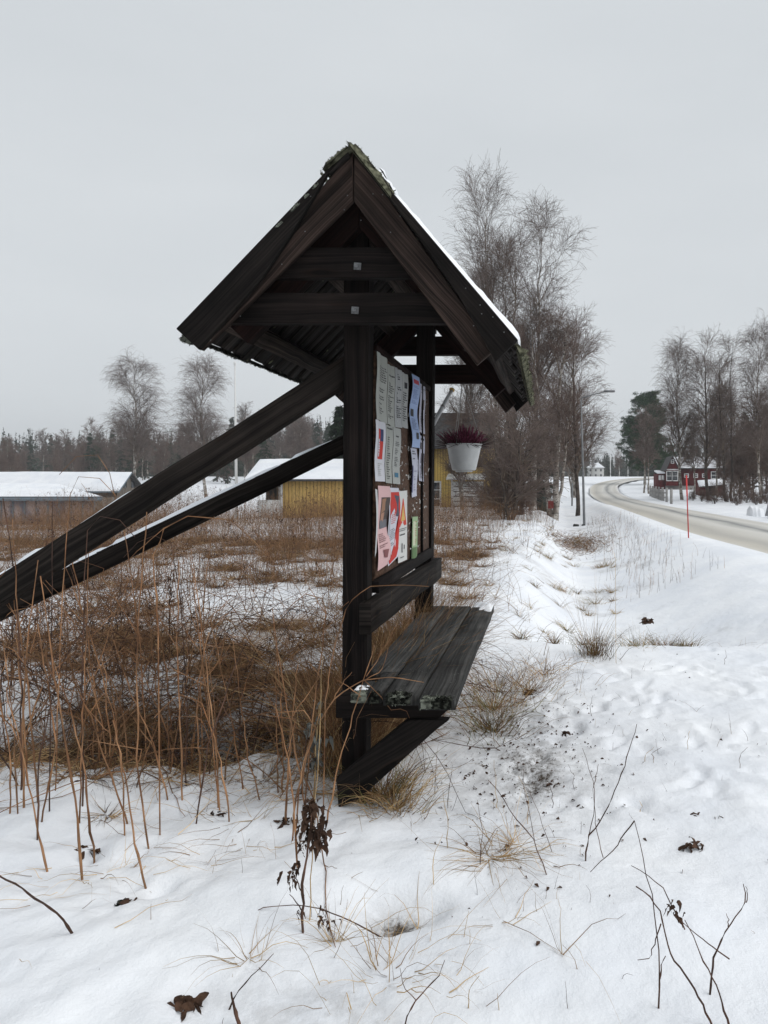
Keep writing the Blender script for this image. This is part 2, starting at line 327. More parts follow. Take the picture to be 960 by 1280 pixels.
tc = nt.nodes.new('ShaderNodeTexCoord'); n0 = nt.nodes.new('ShaderNodeTexNoise'); n0.inputs['Scale'].default_value = 1.; n0.inputs['Detail'].default_value = 6
mp = nt.nodes.new('ShaderNodeMapping'); mp.inputs['Scale'].default_value = (2.5, .5, 1); mp.inputs['Scale'].default_value = (7, .8, 1); L(at.outputs[0], mp.inputs[0]); L(mp.outputs[0], n0.inputs['Vector'])
ad = nt.nodes.new('ShaderNodeMath'); ad.operation = 'MULTIPLY_ADD'; L(n0.outputs['Fac'], ad.inputs[0]); ad.inputs[1].default_value = .2; L(sp.outputs[0], ad.inputs[2])
cr = nt.nodes.new('ShaderNodeValToRGB'); el = cr.color_ramp.elements
stops = [(0, (.76, .75, .74)), (.10, (.62, .60, .56)), (.20, (.52, .485, .42)), (.30, (.42, .40, .36)), (.42, (.53, .505, .455)), (.52, (.60, .58, .54)), (.60, (.45, .44, .41)), (.655, (.23, .23, .225)), (.70, (.45, .44, .41)), (.80, (.60, .58, .54)), (.9, (.52, .495, .45)), (1, (.72, .71, .69))]
el[0].position = 0; el[0].color = (*stops[0][1], 1); el[1].position = 1; el[1].color = (*stops[-1][1], 1)
for p_, c_ in stops[1:-1]: e = el.new(p_); e.color = (*c_, 1)
L(ad.outputs[0], cr.inputs[0]); L(cr.outputs[0], b.inputs['Base Color'])
road = mb.build('road', m, smooth=True); tag(road, kind='structure')
uvl = road.data.uv_layers.new(name='UVMap'); li = np.zeros(len(road.data.loops), np.int32); road.data.loops.foreach_get('vertex_index', li)
uu = ((np.tile(us, n_)+1)/2*.9); vv = np.repeat(np.arange(n_), k_)/10.
uvl.data.foreach_set('uv', np.stack([uu[li], vv[li]], -1).astype(np.float32).ravel())

# ------------------------------------------------------------------ timber helpers (UV: U along the grain)
def set_uv(me, U, axis_u, cross):      # U: origin ; project each face
    uvl = me.uv_layers.new(name='UVMap'); a = np.array(axis_u, float); a /= np.linalg.norm(a)
    for p in me.polygons:
        n = np.array(p.normal); c = np.cross(n, a); ln = np.linalg.norm(c)
        if ln < .3: c = np.array(cross, float); au = np.cross(n, c)*.1
        else: c /= ln; au = a
        for l in p.loop_indices:
            v = np.array(me.vertices[me.loops[l].vertex_index].co)
            uvl.data[l].uv = (v@au, v@c + .37*abs(n[0]) + .71*abs(n[2]))
def prism_xz(name, pts, y0, y1, mt, parent, grain, bevel=.003, jit=.0015):
    pts = np.asarray(pts, float); n = len(pts)
    r = np.random.default_rng(int(abs(pts.sum()*1000+y0*77)) % 99991)
    bm = bmesh.new()
    A = [bm.verts.new((p[0]+r.normal(0, jit), y0, p[1]+r.normal(0, jit))) for p in pts]; B = [bm.verts.new((p[0]+r.normal(0, jit), y1, p[1]+r.normal(0, jit))) for p in pts]
    bm.faces.new(A); bm.faces.new(B[::-1])
    for k in range(n): bm.faces.new((A[k], B[k], B[(k+1) % n], A[(k+1) % n]))
    bmesh.ops.recalc_face_normals(bm, faces=bm.faces)
    me = bpy.data.meshes.new(name); bm.to_mesh(me); bm.free()
    set_uv(me, None, (grain[0], 0, grain[1]), (0, 1, 0))
    o = link(name, me, parent, mt)
    if bevel:
        bv = o.modifiers.new('b', 'BEVEL'); bv.width = bevel; bv.segments = 1; bv.limit_method = 'ANGLE'
    return o
def beam(name, p0, p1, w, h, mt, parent, up=(0, 0, 1), segs=1, jit=.0015, ch=.004):
    p0 = np.array(p0, float); p1 = np.array(p1, float); t = unit(p1-p0); up = np.array(up, float)
    s = unit(np.cross(t, up)); u = np.cross(s, t)
    prof = [(-w/2+ch, -h/2), (w/2-ch, -h/2), (w/2, -h/2+ch), (w/2, h/2-ch), (w/2-ch, h/2), (-w/2+ch, h/2), (-w/2, h/2-ch), (-w/2, -h/2+ch)]
    r = np.random.default_rng(int(abs((p0*[3, 5, 7]).sum()*1000)) % 99991)
    Vv = []; K = segs+1
    for k in range(K):
        c = p0+(p1-p0)*k/segs; dj = r.normal(0, jit, 2) if 0 < k < K-1 else (0, 0)
        for a, b_ in prof: Vv.append(c+s*(a+dj[0])+u*(b_+dj[1]))
    mb = MB(); q = []
    for k in range(segs):
        for j in range(8): q.append((k*8+j, k*8+(j+1) % 8, (k+1)*8+(j+1) % 8, (k+1)*8+j))
    e = (K-1)*8
    q += [(0, 7, 6, 5), (0, 5, 4, 1), (1, 4, 3, 2)]; q += [(e+0, e+5, e+6, e+7), (e+0, e+1, e+4, e+5), (e+1, e+2, e+3, e+4)]
    mb.add(Vv, q); me = mb.mesh(name)
    bm = bmesh.new(); bm.from_mesh(me); bmesh.ops.recalc_face_normals(bm, faces=bm.faces); bm.to_mesh(me); bm.free()
    set_uv(me, None, t, u)
    return link(name, me, parent, mt)
def lump(name, base, ax, ay, az, mt, parent, seed=0, n=(24, 8), amp=.35, tufts=0):
    """uneven cushion: grid over ax (long) and ay (wide), rising along az (vectors)"""
    base, ax, ay, az = map(lambda a: np.array(a, float), (base, ax, ay, az))
    r = np.random.default_rng(seed+1)
    U, Vv = np.meshgrid(np.linspace(0, 1, n[0]), np.linspace(-1, 1, n[1]), indexing='ij')
    la = np.linalg.norm(ax); h = np.sqrt(np.clip(1-Vv**2, 0, 1))*np.clip(np.minimum(U, 1-U)*la/.03, 0, 1)**.5
    ns = 1+amp*2*fbm(U*la*22+seed, Vv*3+seed, seed)+amp*fbm(U*la*70, Vv*9, seed+5)
    wv = 1+.5*fbm(U*la*9, Vv*0+seed, seed+9)
    P = base+ax*U[..., None]+ay*(Vv*wv)[..., None]+az*(h*ns)[..., None]
    i = (np.arange(n[0]-1)[:, None]*n[1]+np.arange(n[1]-1)[None]).ravel()
    mb = MB(); mb.add(P, np.stack([i, i+1, i+n[1]+1, i+n[1]], -1))
    Pb = base+ax*U[..., None]+ay*(Vv*wv)[..., None]-az*.15
    mb.add(Pb, np.stack([i+n[1], i+n[1]+1, i+1, i], -1))
    if tufts:
        k = r.integers(0, P.shape[0]*P.shape[1], tufts); q0 = P.reshape(-1, 3)[k]; L_ = r.uniform(.003, .010, tufts)[:, None]
        d = unit(az[None]/np.linalg.norm(az)+r.normal(0, .7, (tufts, 3)))
        Q = np.stack([q0, q0+d*L_], 1); ribbons(mb, Q, np.stack([np.full(tufts, .005), np.full(tufts, .003)], 1))
    return mb.build(name, mt, parent)

def slab(name, o, ax, ay, n, th, mt, parent, seed=0, cover=None, edge=.02, up=(0, 0, 1)):
    """snow lying on a surface: grid o + u*ax + v*ay lifted along up; cover(u, v) -> 0..1"""
    o, ax, ay, up = map(lambda a: np.array(a, float), (o, ax, ay, up))
    U, W = np.meshgrid(np.linspace(0, 1, n[0]), np.linspace(0, 1, n[1]), indexing='ij')
    la, lb = np.linalg.norm(ax), np.linalg.norm(ay)
    e = np.minimum(np.minimum(U, 1-U)*la, np.minimum(W, 1-W)*lb)
    h = th*np.clip(e/edge, 0, 1)**.5*(1+.9*fbm(U*la*5, W*lb*5+seed, seed)+.25*fbm(U*la*25, W*lb*25+seed, seed))
    if cover is not None: h = h*cover(U, W)
    P = o+ax*U[..., None]+ay*W[..., None]+up*(h-.003)[..., None]
    Q = o+ax*U[..., None]+ay*W[..., None]-up*.004
    i = (np.arange(n[0]-1)[:, None]*n[1]+np.arange(n[1]-1)[None]).ravel()
    keep = (h.ravel()[i]+h.ravel()[i+1]+h.ravel()[i+n[1]]+h.ravel()[i+n[1]+1]) > .004
    f = np.stack([i, i+n[1], i+n[1]+1, i+1], -1)[keep]
    mb = MB(); mb.add(P, f); mb.add(Q, f[:, ::-1])
    return mb.build(name, mt, parent, smooth=True)

# ------------------------------------------------------------------ the roofed notice board with bench
ks = 3.45/F
def K2(px, py, D=3.45): return np.array([(px-VX)*D/F, CH+(VY-py)*D/F])
board = empty('notice_board', (0, 0, 0))
tag(board, 'dark wooden notice board with steep little roof, slanting props and built-in bench', 'notice board')
R0 = K2(440, 184); EL = K2(222, 412); ER = K2(648, 425)
DL = EL-R0; DR = ER-R0
def mirrorY(y): return y
# posts
for (y0, y1, sh_) in ((3.65, 3.77, 0), (5.5, 5.62, .03)):
    prism_xz('post', [(-.978+sh_, -.25), (-.862+sh_, -.25), (-.842+sh_, 2.74), (-.962+sh_, 2.74)], y0, y1, M['post'], board, (0, 1), .005)
# verge boards, front and rear
for rear in (0, 1):
    yb = (3.462, 3.492) if not rear else (5.905, 5.935); yk = (3.435, 3.461) if not rear else (5.936, 5.96)
    prism_xz('verge_board', [K2(439.6, 187), K2(439.6, 250), K2(250, 437), K2(236, 424)], *yb, M['verge'], board, DL)
    prism_xz('verge_board', [K2(441.2, 186), K2(596, 455), K2(612, 441), K2(620, 400)][:1] + [K2(441.2, 250), K2(596, 456), K2(618, 436)], *yb, M['verge'], board, DR)
    prism_xz('edge_board', [K2(420, 203), K2(371, 286), K2(330, 347), K2(250, 438), K2(222, 412)], *yk, M['black'], board, DL)
    prism_xz('edge_board', [K2(441, 182), K2(648, 425), K2(619, 453), K2(575, 374), K2(518, 290), K2(457, 211)], *yk, M['black'], board, DR)
def roofpt(side, t, off):              # t along slope, off vertical
    d = DL if side < 0 else DR
    p = R0+d*t; return np.array([p[0], p[1]+off])
# trusses
for rear in (0, 1):
    ya, yc = ((3.585, 3.648), (3.53, 3.584)) if not rear else ((5.647, 5.71), (5.711, 5.765))
    for side, d in ((-1, DL), (1, DR)):
        n = np.array([-d[1], d[0]])/np.linalg.norm(d); n = n if n[1] > 0 else -n
        a = roofpt(side, 0, -.10); b_ = roofpt(side, 0, -.315)
        e0 = roofpt(side, .80, -.10); e1 = e0-n*(.205*abs(d[0])/np.linalg.norm(d)+0)
        # end cut square to the slope
        u = d/np.linalg.norm(d); e1 = e0-n*.145
        prism_xz('rafter', [a, b_, e1, e0], *ya, M['redwood'], board, d)
    for (z0, z1) in ((2.27, 2.41), (2.48, 2.62)):
        def xat(side, z, off=-.125):
            d = DL if side < 0 else DR; t = (z-off-R0[1])/d[1]; return R0[0]+d[0]*t
        c = prism_xz('collar_beam', [(xat(-1, z0), z0), (xat(1, z0), z0), (xat(1, z1), z1), (xat(-1, z1), z1)], *yc, M['redwood' if rear else 'post'], board, (1, 0))
        if not rear:
            px, py = (444, 388) if z0 < 2.4 else (447, 333)
            cx, cz = (px-VX)*3.53/F, CH+(VY-py)*3.53/F
            bm = bmesh.new(); bmesh.ops.create_cube(bm, size=1); bmesh.ops.scale(bm, vec=(.032, .006, .032), verts=bm.verts)
            g = bmesh.ops.create_cone(bm, segments=6, radius1=.010, radius2=.010, depth=.014, cap_ends=True)
            bmesh.ops.rotate(bm, verts=g['verts'], cent=(0, 0, 0), matrix=__import__('mathutils').Matrix.Rotation(R(90), 3, 'X')); bmesh.ops.translate(bm, verts=g['verts'], vec=(0, -.009, 0))
            me = bpy.data.meshes.new('bolt'); bm.to_mesh(me); bm.free(); o = link('bolt', me, c, M['steel']); o.location = (cx, 3.527, cz); o.rotation_euler = (0, R(4), 0)
# purlins, ridge beam
for side in (-1, 1):
    for t in (.78, .34):
        p = roofpt(side, t, -.112); d = DL if side < 0 else DR
        beam('purlin', (p[0], 3.495, p[1]), (p[0], 5.9, p[1]), .095, .055, M['board'], board, up=(d[1]*(1 if side > 0 else -1)*-1, 0, abs(d[0])), segs=3)
beam('ridge_beam', (R0[0], 3.66, 2.72), (R0[0], 5.9, 2.72), .06, .10, M['board'], board, segs=2)
# roof boards: two overlapping layers down each slope, ragged lower ends
rr = np.random.default_rng(3)
for side in (-1, 1):
    d = DL if side < 0 else DR; Ld = np.linalg.norm(d); u = d/Ld; n = np.array([-u[1], u[0]]); n = n if n[1] > 0 else -n
    for layer in (0, 1):
        y = 3.51 + (.0 if layer == 0 else .072)
        while y < 5.86:
            wd = rr.uniform(.092, .108); off = -.047 if layer == 0 else -.023
            s0 = R0+u*.01+n*off; L1 = Ld+rr.uniform(-.028, .012)-(0 if layer else .015)
            s1 = R0+u*L1+n*(off+rr.normal(0, .003))
            beam('roof_board', (s0[0], y+wd/2, s0[1]), (s1[0], y+wd/2+rr.normal(0, .006), s1[1]), wd, .02, M['roof'], board, up=(n[0], 0, n[1]), segs=2, jit=.002, ch=.003)
            y += .144+rr.uniform(-.006, .006)
# ridge boards, thick with moss at their front ends
ML = [K2(437, 197), K2(434, 186), K2(408, 208), K2(412, 217)]; MR = [K2(441, 183), K2(445, 180), K2(484, 228), K2(487, 238), K2(452, 196)]
prism_xz('ridge_board', ML, 3.44, 5.95, M['roof'], board, DL, .002); prism_xz('ridge_board', MR, 3.44, 5.95, M['roof'], board, DR, .002)
for k, (a, b_, yy, seed) in enumerate(((K2(404, 213), K2(437, 184), 3.425, 1), (K2(404, 213), K2(437, 184), 3.56, 8), (K2(439, 180), K2(492, 247), 3.42, 2), (K2(441, 183), K2(488, 241), 3.53, 4))):
    d = b_-a; nn = np.array([-d[1], d[0]]); nn = nn/np.linalg.norm(nn); nn = nn if nn[1] > 0 else -nn
    lump('moss', (a[0]-nn[0]*.012, yy+.06, a[1]-nn[1]*.012), (d[0], 0, d[1]), (0, .075, 0), (nn[0]*.028, 0, nn[1]*.028), M['moss'], board, seed, (40, 12), .55, 300)
lump('moss', (*K2(404, 217)[:1], 3.46, K2(404, 217)[1]), (0, 2.3, 0), (.012, 0, -.016), (-.02, 0, .012), M['moss'], board, 15, (160, 8), .8, 500)
# moss and lichen on the eave ends
e = R0+DR*1.0; lump('moss', (e[0]-.005, 3.50, e[1]-.035), (0, 2.42, 0), (.012, 0, -.028), (.028, 0, .006), M['moss'], board, 31, (220, 10), .9, 1500)
e = R0+DL*1.0; lump('moss', (e[0]+.01, 3.47, e[1]-.03), (0, .12, 0), (-.008, 0, -.016), (-.016, 0, .0), M['lichen'], board, 37, (24, 8), .7, 120)
e = R0+DL*.975; lump('moss', (e[0]+.01, 3.50, e[1]-.045), (0, 2.36, 0), (.006, 0, -.010), (-.010, 0, -.006), M['darkmoss'], board, 38, (200, 8), .9, 1200)
for (px, py, s_) in ((371, 258, .02), (396, 232, .012), (385, 244, .01), (352, 279, .012)):
    p = K2(px, py+3); lump('moss', (p[0]-s_, 3.434, p[1]-s_), (s_*2, 0, s_*1.9), (0, .006, 0), (-.004, -.004, .006), M['lichen'], board, int(px), (14, 6), .6, 20)
# snow on the right hand slope
nR = np.array([-DR[1], DR[0]])/np.linalg.norm(DR); nR = nR if nR[1] > 0 else -nR
s0 = R0+DR*.23+nR*.002; s1 = DR*.765
slab('snow_cover', (s0[0], 3.45, s0[1]), (s1[0], 0, s1[1]), (0, 2.46, 0), (60, 60), .025, M['snow'], board, 3, up=(nR[0], 0, nR[1]), edge=.03)
for a, b_ in ((K2(410, 203), K2(432, 186)), (K2(452, 186), K2(474, 210))):
    d = b_-a; nn = np.array([-d[1], d[0]])/np.linalg.norm(d); nn = nn if nn[1] > 0 else -nn; a = a+nn*.012
    slab('snow_cover', (a[0], 3.5, a[1]), (d[0], 0, d[1]), (0, 1.9, 0), (14, 60), .022, M['snow'], board, 5, up=(nn[0], 0, nn[1]), cover=lambda U, W: ss(fbm(W*9, U, 4), -.08, .1))
# props (slanting braces)
b1a = S(452, 452, 3.72); b1b = S(0, 740, 3.72); b1dir = b1b-b1a
b2a = S(519, 512, 5.57); b2b = S(0, 762, 4.42); b2dir = b2b-b2a
pr = []
for nm, a, d, k1, wd in (('prop', b1a, b1dir, 1.72, .055), ('prop', b2a, b2dir, 1.70, .055)):
    e = a+d*k1; e[2] = min(e[2], -.2) if nm else 0
    e = a+d*((a[2]+.25)/-d[2])
    up = unit(np.cross(np.cross(unit(d), [0, 0, 1]), unit(d)))
    ob = beam('prop', a, e, wd*1.6, .118, M['brace'], board, up=up, segs=12, jit=.002)
    pr.append((a, e, up))
    t = unit(e-a); s_ = unit(np.cross(t, up)); ln = np.linalg.norm(e-a)
    i0 = .12 if a[1] < 4 else .05
    cov = (lambda U, W: np.clip(ss(U, .30, .34)+ss(fbm(U*16, W*.3, 61), .03, .09)*.6*ss(U, .17, .2), 0, 1)*ss(fbm(U*11+2, W*.3, 63), -.25, -.12)) if a[1] < 4 else (lambda U, W: ss(U, .06, .14)*ss(fbm(U*17, W*.2, 66), -.22, -.12))
    slab('snow_cover', a+t*ln*i0+up*.0595-s_*.04, t*ln*(1-i0), s_*.08, (160, 7), .0165, M['snow'], board, 7, cover=cov, up=up, edge=.012)
# pin board with frame
bx = -.84
mb = MB(); nyb, nzb = 40, 28
beam('board_panel', (bx-.012, 3.772, 1.62), (bx-.012, 5.498, 1.62), .022, 1.13, M['cork'], board, segs=6)
beam('board_frame', (bx-.006, 3.772, 2.2), (bx-.005, 5.498, 2.2), .036, .035, M['redwood'], board, segs=4)
beam('board_frame', (bx-.006, 3.772, 1.03), (bx-.005, 5.498, 1.03), .05, .07, M['post'], board, segs=4)
beam('board_frame', (bx+.0, 5.14, 1.065), (bx+.0, 5.14, 2.182), .030, .02, M['post'], board, up=(0, 1, 0), segs=2)
beam('backrest_beam', (-.842, 3.565, .905), (-.80, 5.66, .905), .055, .145, M['brace'], board, segs=8, jit=.002)
# torn scraps and staples
mb = MB(); r = np.random.default_rng(9); N = 260
yy = np.where(r.random(N) < .7, r.uniform(4.2, 5.45, N), r.uniform(3.85, 5.4, N)); zz = r.uniform(1.1, 2.15, N); zz = np.where(r.random(N) < .6, r.uniform(1.1, 1.75, N), zz)
d1 = r.normal(0, 1, (N, 3)); d1[:, 0] = .5*np.abs(d1[:, 0]); d1 = unit(d1); p0 = np.stack([np.full(N, bx+.001), yy, zz], 1); Ls = r.uniform(.008, .03, N)
ribbons(mb, np.stack([p0, p0+d1*Ls[:, None]*[.4, 1, 1]], 1), np.stack([r.uniform(.003, .012, N), r.uniform(.002, .008, N)], 1))
tag(mb.build('torn_scrap', M['staple'], board), kind='stuff')
# bench
zt = .60
def plank(xa, xb, ya, yb, name='seat_plank', pts=None):
    r_ = np.random.default_rng(int((xa+2)*1000)); K = 14
    tops = []
    ysg = np.linspace(ya, yb, K)
    pv = [(xa+.004, 0), (xb-.004, 0), (xb, -.006), (xb, -.045), (xa, -.045), (xa, -.006)]
    Vv = []; 
    for k, y in enumerate(ysg):
        s = r_.normal(0, .0018, 2)
        for a, b_ in pv: Vv.append((a+s[0], y, zt+b_+s[1]+.002*math.sin(y*3+xa*9)))
    q = []
    for k in range(K-1):
        for j in range(6): q.append((k*6+j, k*6+(j+1) % 6, k*6+6+(j+1) % 6, k*6+6+j))
    e = (K-1)*6; q += [(0, 1, 2, 3), (0, 3, 4, 5), (e, e+3, e+2, e+1), (e, e+5, e+4, e+3)]
    mb = MB(); mb.add(Vv, q); me = mb.mesh(name); bm = bmesh.new(); bm.from_mesh(me); bmesh.ops.recalc_face_normals(bm, faces=bm.faces); bm.to_mesh(me); bm.free()
    set_uv(me, None, (0, 1, 0), (1, 0, 0)); return link(name, me, board, M['seat'])
plank(-.900, -.7355, 3.80, 5.80)
plank(-.726, -.568, 3.40, 5.80)
plank(-.558, -.398, 3.335, 5.82)
prism_xz('seat_plank', [(-.905, zt-.045), (-.80, zt-.045), (-.80, zt), (-.905, zt)], 3.42, 3.647, M['seat'], board, (1, 0)) if 0 else None
plank(-.808, -.7355, 3.42, 3.799)
plank(-.862, -.810, 3.42, 3.640)
for yo in (0, 2.09):
    prism_xz('seat_bearer', [(-.976, .445), (-.50, .445), (-.435, .50), (-.41, .553), (-.976, .553)], 3.56+yo, 3.648+yo, M['post'], board, (1, 0), .004)
    kk = 3.56
    pp = [K2(421, 972, kk), K2(423, 1008, kk), K2(447, 1000, kk), K2(545, 912, kk), K2(562, 892, kk), K2(527, 898.5, kk), K2(508, 900, kk)]
    pp = [(p[0], min(p[1], .442)) for p in pp]
    prism_xz('seat_strut', pp, 3.545+yo, 3.60+yo, M['brace'] if 0 else M['black'], board, (.8, .5), .003)
# lichen crusts on the near plank ends, snow at the far end
for (x0, x1, y_, mt_, sd_) in ((-.87, -.80, 3.44, 'lichen', 1), (-.79, -.74, 3.43, 'darkmoss', 2), (-.71, -.60, 3.41, 'darkmoss', 3), (-.545, -.44, 3.35, 'lichen', 4), (-.50, -.41, 3.345, 'darkmoss', 5), (-.68, -.62, 3.41, 'lichen', 6)):
    lump('lichen_crust', (x0, y_, zt-.006), (x1-x0, 0, 0), (0, .032, 0), (0, -.008, .012), M[mt_], board, sd_, (24, 10), .8, 140)
    lump('lichen_crust', (x0, y_-.022, zt-.024), (x1-x0, 0, 0), (0, 0, .018), (0, -.009, 0), M[mt_], board, sd_+20, (24, 8), .8, 60)
slab('snow_cover', (-.55, 5.45, zt+.002), (.15, 0, 0), (0, .37, 0), (12, 20), .028, M['snow'], board, 11, cover=lambda U, W: ss(W+U*.35+fbm(U*4, W*4, 3), .75, 1.0), edge=.03)
slab('snow_cover', (-.87, 3.46, zt+.003), (.06, 0, 0), (0, .09, 0), (14, 14), .009, M['snow'], board, 12, edge=.03, cover=lambda U, W: ss(fbm(U*5, W*6, 8), -.08, .1))
# nail heads
mb = MB(); r = np.random.default_rng(12); 
for (px, py) in ((388, 225+20), (451, 275), (434, 244), (466, 242), (478, 243), (488, 290), (582, 360), (600, 381), (602, 392), (592, 407), (630, 415), (381, 289), (300, 395), (352, 330), (263, 425), (430, 258+4), (616, 396), (500, 270)):
    c = np.array([(px-VX)*3.43/F, 3.4335, CH+(VY-py)*3.43/F]); a = np.arange(6)*np.pi/3
    mb.add(np.concatenate([c+np.stack([np.cos(a)*.0028, a*0, np.sin(a)*.0028], 1), [c-[0, .002, 0]]]), t=[(k, (k+1) % 6, 6) for k in range(6)])
mb.build('nail_head', M['steel'], board)

# ------------------------------------------------------------------ notices pinned to the board
PC = {}
def pm(col):
    k = tuple(round(c, 3) for c in col)
    if k not in PC:
        PC[k] = mat('paper_print', col, .7, .3)
    return PC[k]
def notice(label, quad, col, prints, bow=lambda u, v: .004*np.sin(3*u*np.pi), lift=.009, n=(10, 24), group=None):
    TL, TR, BR, BL = [np.array(q, float) for q in quad]
    def surf(u, v, k):
        u = np.asarray(u, float); v = np.asarray(v, float)
        xo = bx+lift+k
        def wp(q):
            D = -xo*F/(VX-q[0])*1.0; D = xo*F/(q[0]-VX); return np.array([D, CH+(VY-q[1])*D/F])
        a, b_, c, d = map(wp, (TL, TR, BR, BL))
        yz = (a*((1-u)*(1-v))[..., None]+b_*(u*(1-v))[..., None]+c*(u*v)[..., None]+d*((1-u)*v)[..., None])
        return np.concatenate([(xo+bow(u, v))[..., None], yz], -1)
    mb = MB(); mats = [col]
    def grid(u0, u1, v0, v1, nu, nv, k, mi):
        U, Vg = np.meshgrid(np.linspace(u0, u1, nu+1), np.linspace(v0, v1, nv+1), indexing='ij')
        i = (np.arange(nu)[:, None]*(nv+1)+np.arange(nv)[None]).ravel()
        mb.add(surf(U, Vg, k), np.stack([i, i+1, i+nv+2, i+nv+1], -1), mi=mi)
    grid(0, 1, 0, 1, *n, 0, 0)
    for j, p in enumerate(prints):
        if p[0] == 'rect': _, u0, u1, v0, v1, c = p; ls = [(u0, u1, v0, v1)]
        elif p[0] == 'text':
            _, u0, u1, v0, v1, nl, c = p; ls = []; r_ = np.random.default_rng(int(u0*100+v0*1000)+nl)
            nl = nl if (v1-v0)/nl < .03 else int(nl*1.9)
            for q in range(nl):
                va = v0+(v1-v0)*q/nl; vb = va+(v1-v0)/nl*.42; u = u0; end = u0+(u1-u0)*r_.uniform(.5, 1)
                if r_.random() < .12: continue
                while u < end: wl = r_.uniform(.04, .15); ls.append((u, min(u+wl, u1), va, vb)); u += wl+.035
        elif p[0] == 'poly':
            _, pts, c = p; pts = np.array(pts, float)
            if c not in mats: mats.append(c)
            mi = mats.index(c); cen = pts.mean(0); P_ = np.concatenate([pts, [cen]]); m_ = len(pts)
            # subdivide fan rings so it follows the curl
            rings = [cen+(pts-cen)*s for s in (1, .66, .33, .02)]
            A = np.concatenate(rings); f = []
            for a_ in range(3):
                for b__ in range(m_): f.append((a_*m_+b__, a_*m_+(b__+1) % m_, (a_+1)*m_+(b__+1) % m_, (a_+1)*m_+b__))
            mb.add(surf(A[:, 0], A[:, 1], .0012+.0004*j), f, mi=mi); continue
        if c not in mats: mats.append(c)
        for (a, b_, c0, c1) in ls: grid(a, b_, c0, c1, max(1, int((b_-a)*8)), max(1, int((c1-c0)*18)), .0012+.0004*j, mats.index(c))
    o = mb.build('notice', [pm(c) for c in mats], None, smooth=True)
    tag(o, label, 'notice', group); return o
GP = 'notices pinned to the board'
wh = (.55, .55, .53); pg = (.36, .37, .34); ink = (.035, .035, .04); blu = (.33, .43, .66); red = (.48, .03, .02); pink = (.62, .40, .40)
r1 = lambda a=.004, f=3: (lambda u, v: a*np.sin(f*u*np.pi)+.003*np.sin(7*v))
notice('tall yellowish grey sheet in the top corner nearest the front post', [(471, 439), (484, 449), (484, 531), (470.5, 524)], pg, [('text', .2, .85, .18, .42, 4, ink), ('text', .25, .7, .5, .9, 6, ink)], r1(), group=GP)
notice('grey sheet with bold sideways heading, second in the top row', [(484.4, 455), (493.2, 459), (493.2, 535), (484.4, 530)], pg, [('text', .1, .9, .06, .22, 2, ink), ('text', .1, .8, .3, .9, 9, ink)], r1(.004), group=GP)
notice('grey typed sheet with wrinkled plastic sleeve, third in the top row', [(493.6, 459), (502, 464), (502, 535), (493.6, 534)], (.37, .38, .38), [('text', .2, .8, .08, .2, 2, ink), ('text', .15, .9, .3, .85, 8, ink)], r1(.006), group=GP)
notice('grey sheet with small dark picture, fourth in the top row beside the blue poster', [(502.4, 465), (510, 469), (509.5, 536), (502.4, 534)], (.37, .38, .37), [('rect', .3, .75, .16, .27, ink), ('text', .1, .8, .35, .9, 7, ink)], r1(.004), group=GP)
notice('white leaflet with red and dark blue picture beside the front post', [(469.5, 524), (482, 529), (481, 602), (468.8, 601.5)], (.58, .58, .62), [('rect', .22, .72, .13, .63, red), ('rect', .5, .72, .13, .33, (.03, .04, .12)), ('poly', [(.2, .3), (.42, .3), (.5, .45), (.45, .6), (.3, .58), (.2, .45)], (.55, .55, .6)), ('text', .3, .5, .35, .55, 3, red), ('text', .3, .75, .7, .92, 4, pg)], r1(.003), group=GP)
notice('grey timetable with one red line between red leaflet and blue-stamped list', [(482.3, 530.5), (491, 533.5), (490, 604.5), (481.8, 603.5)], pg, [('text', .1, .9, .04, .1, 1, ink), ('text', .25, .85, .13, .16, 1, red), ('text', .2, .7, .2, .95, 10, ink)], r1(.002), group=GP)
notice('grey list with small blue stamp at its lower edge', [(491.4, 533.5), (501, 536.5), (500, 605.5), (490.8, 604.5)], (.38, .39, .37), [('text', .3, .8, .14, .2, 1, ink), ('text', .25, .75, .25, .7, 8, ink), ('rect', .25, .75, .8, .88, (.05, .16, .25))], r1(.002), group=GP)
notice('curling pink poster with photograph of a person, lower corner by the front post', [(471, 607), (484.5, 608), (484.5, 704), (471, 714)], pink, [('rect', .25, .95, .14, .52, (.06, .045, .04)), ('poly', [(.3, .16), (.62, .15), (.62, .3), (.3, .34)], (.28, .15, .09)), ('poly', [(.3, .34), (.6, .32), (.5, .48), (.28, .46)], (.36, .19, .13)), ('rect', .25, .9, .42, .52, (.13, .13, .15)), ('text', .15, .8, .56, .76, 5, (.12, .04, .04)), ('poly', [(.4, .78), (.85, .8), (.75, .9), (.5, .88)], (.2, .07, .07))], lambda u, v: .010*np.sin(v*9.+.4)*(.4+.6*u)+.004*u+.004, group=GP)
notice('curling white and red poster with portrait, middle of the bottom row', [(484, 609.5), (497.3, 610), (496, 694), (482.5, 708)], (.56, .56, .62), [('rect', .1, .98, .06, .4, red), ('poly', [(.5, .1), (.95, .12), (.95, .42), (.6, .40)], (.06, .07, .1)), ('poly', [(.15, .36), (.45, .28), (.65, .42), (.88, .62), (.72, .86), (.35, .92), (.1, .7)], (.56, .56, .62)), ('poly', [(.88, .4), (1, .4), (1, .9), (.75, .98), (.1, .99), (.1, .94), (.6, .92), (.84, .8)], red), ('text', .25, .65, .36, .5, 3, red), ('text', .2, .75, .56, .8, 5, ink)], lambda u, v: .008*np.sin(v*7.5-.6)*(.5+.5*u)+.009, group=GP)
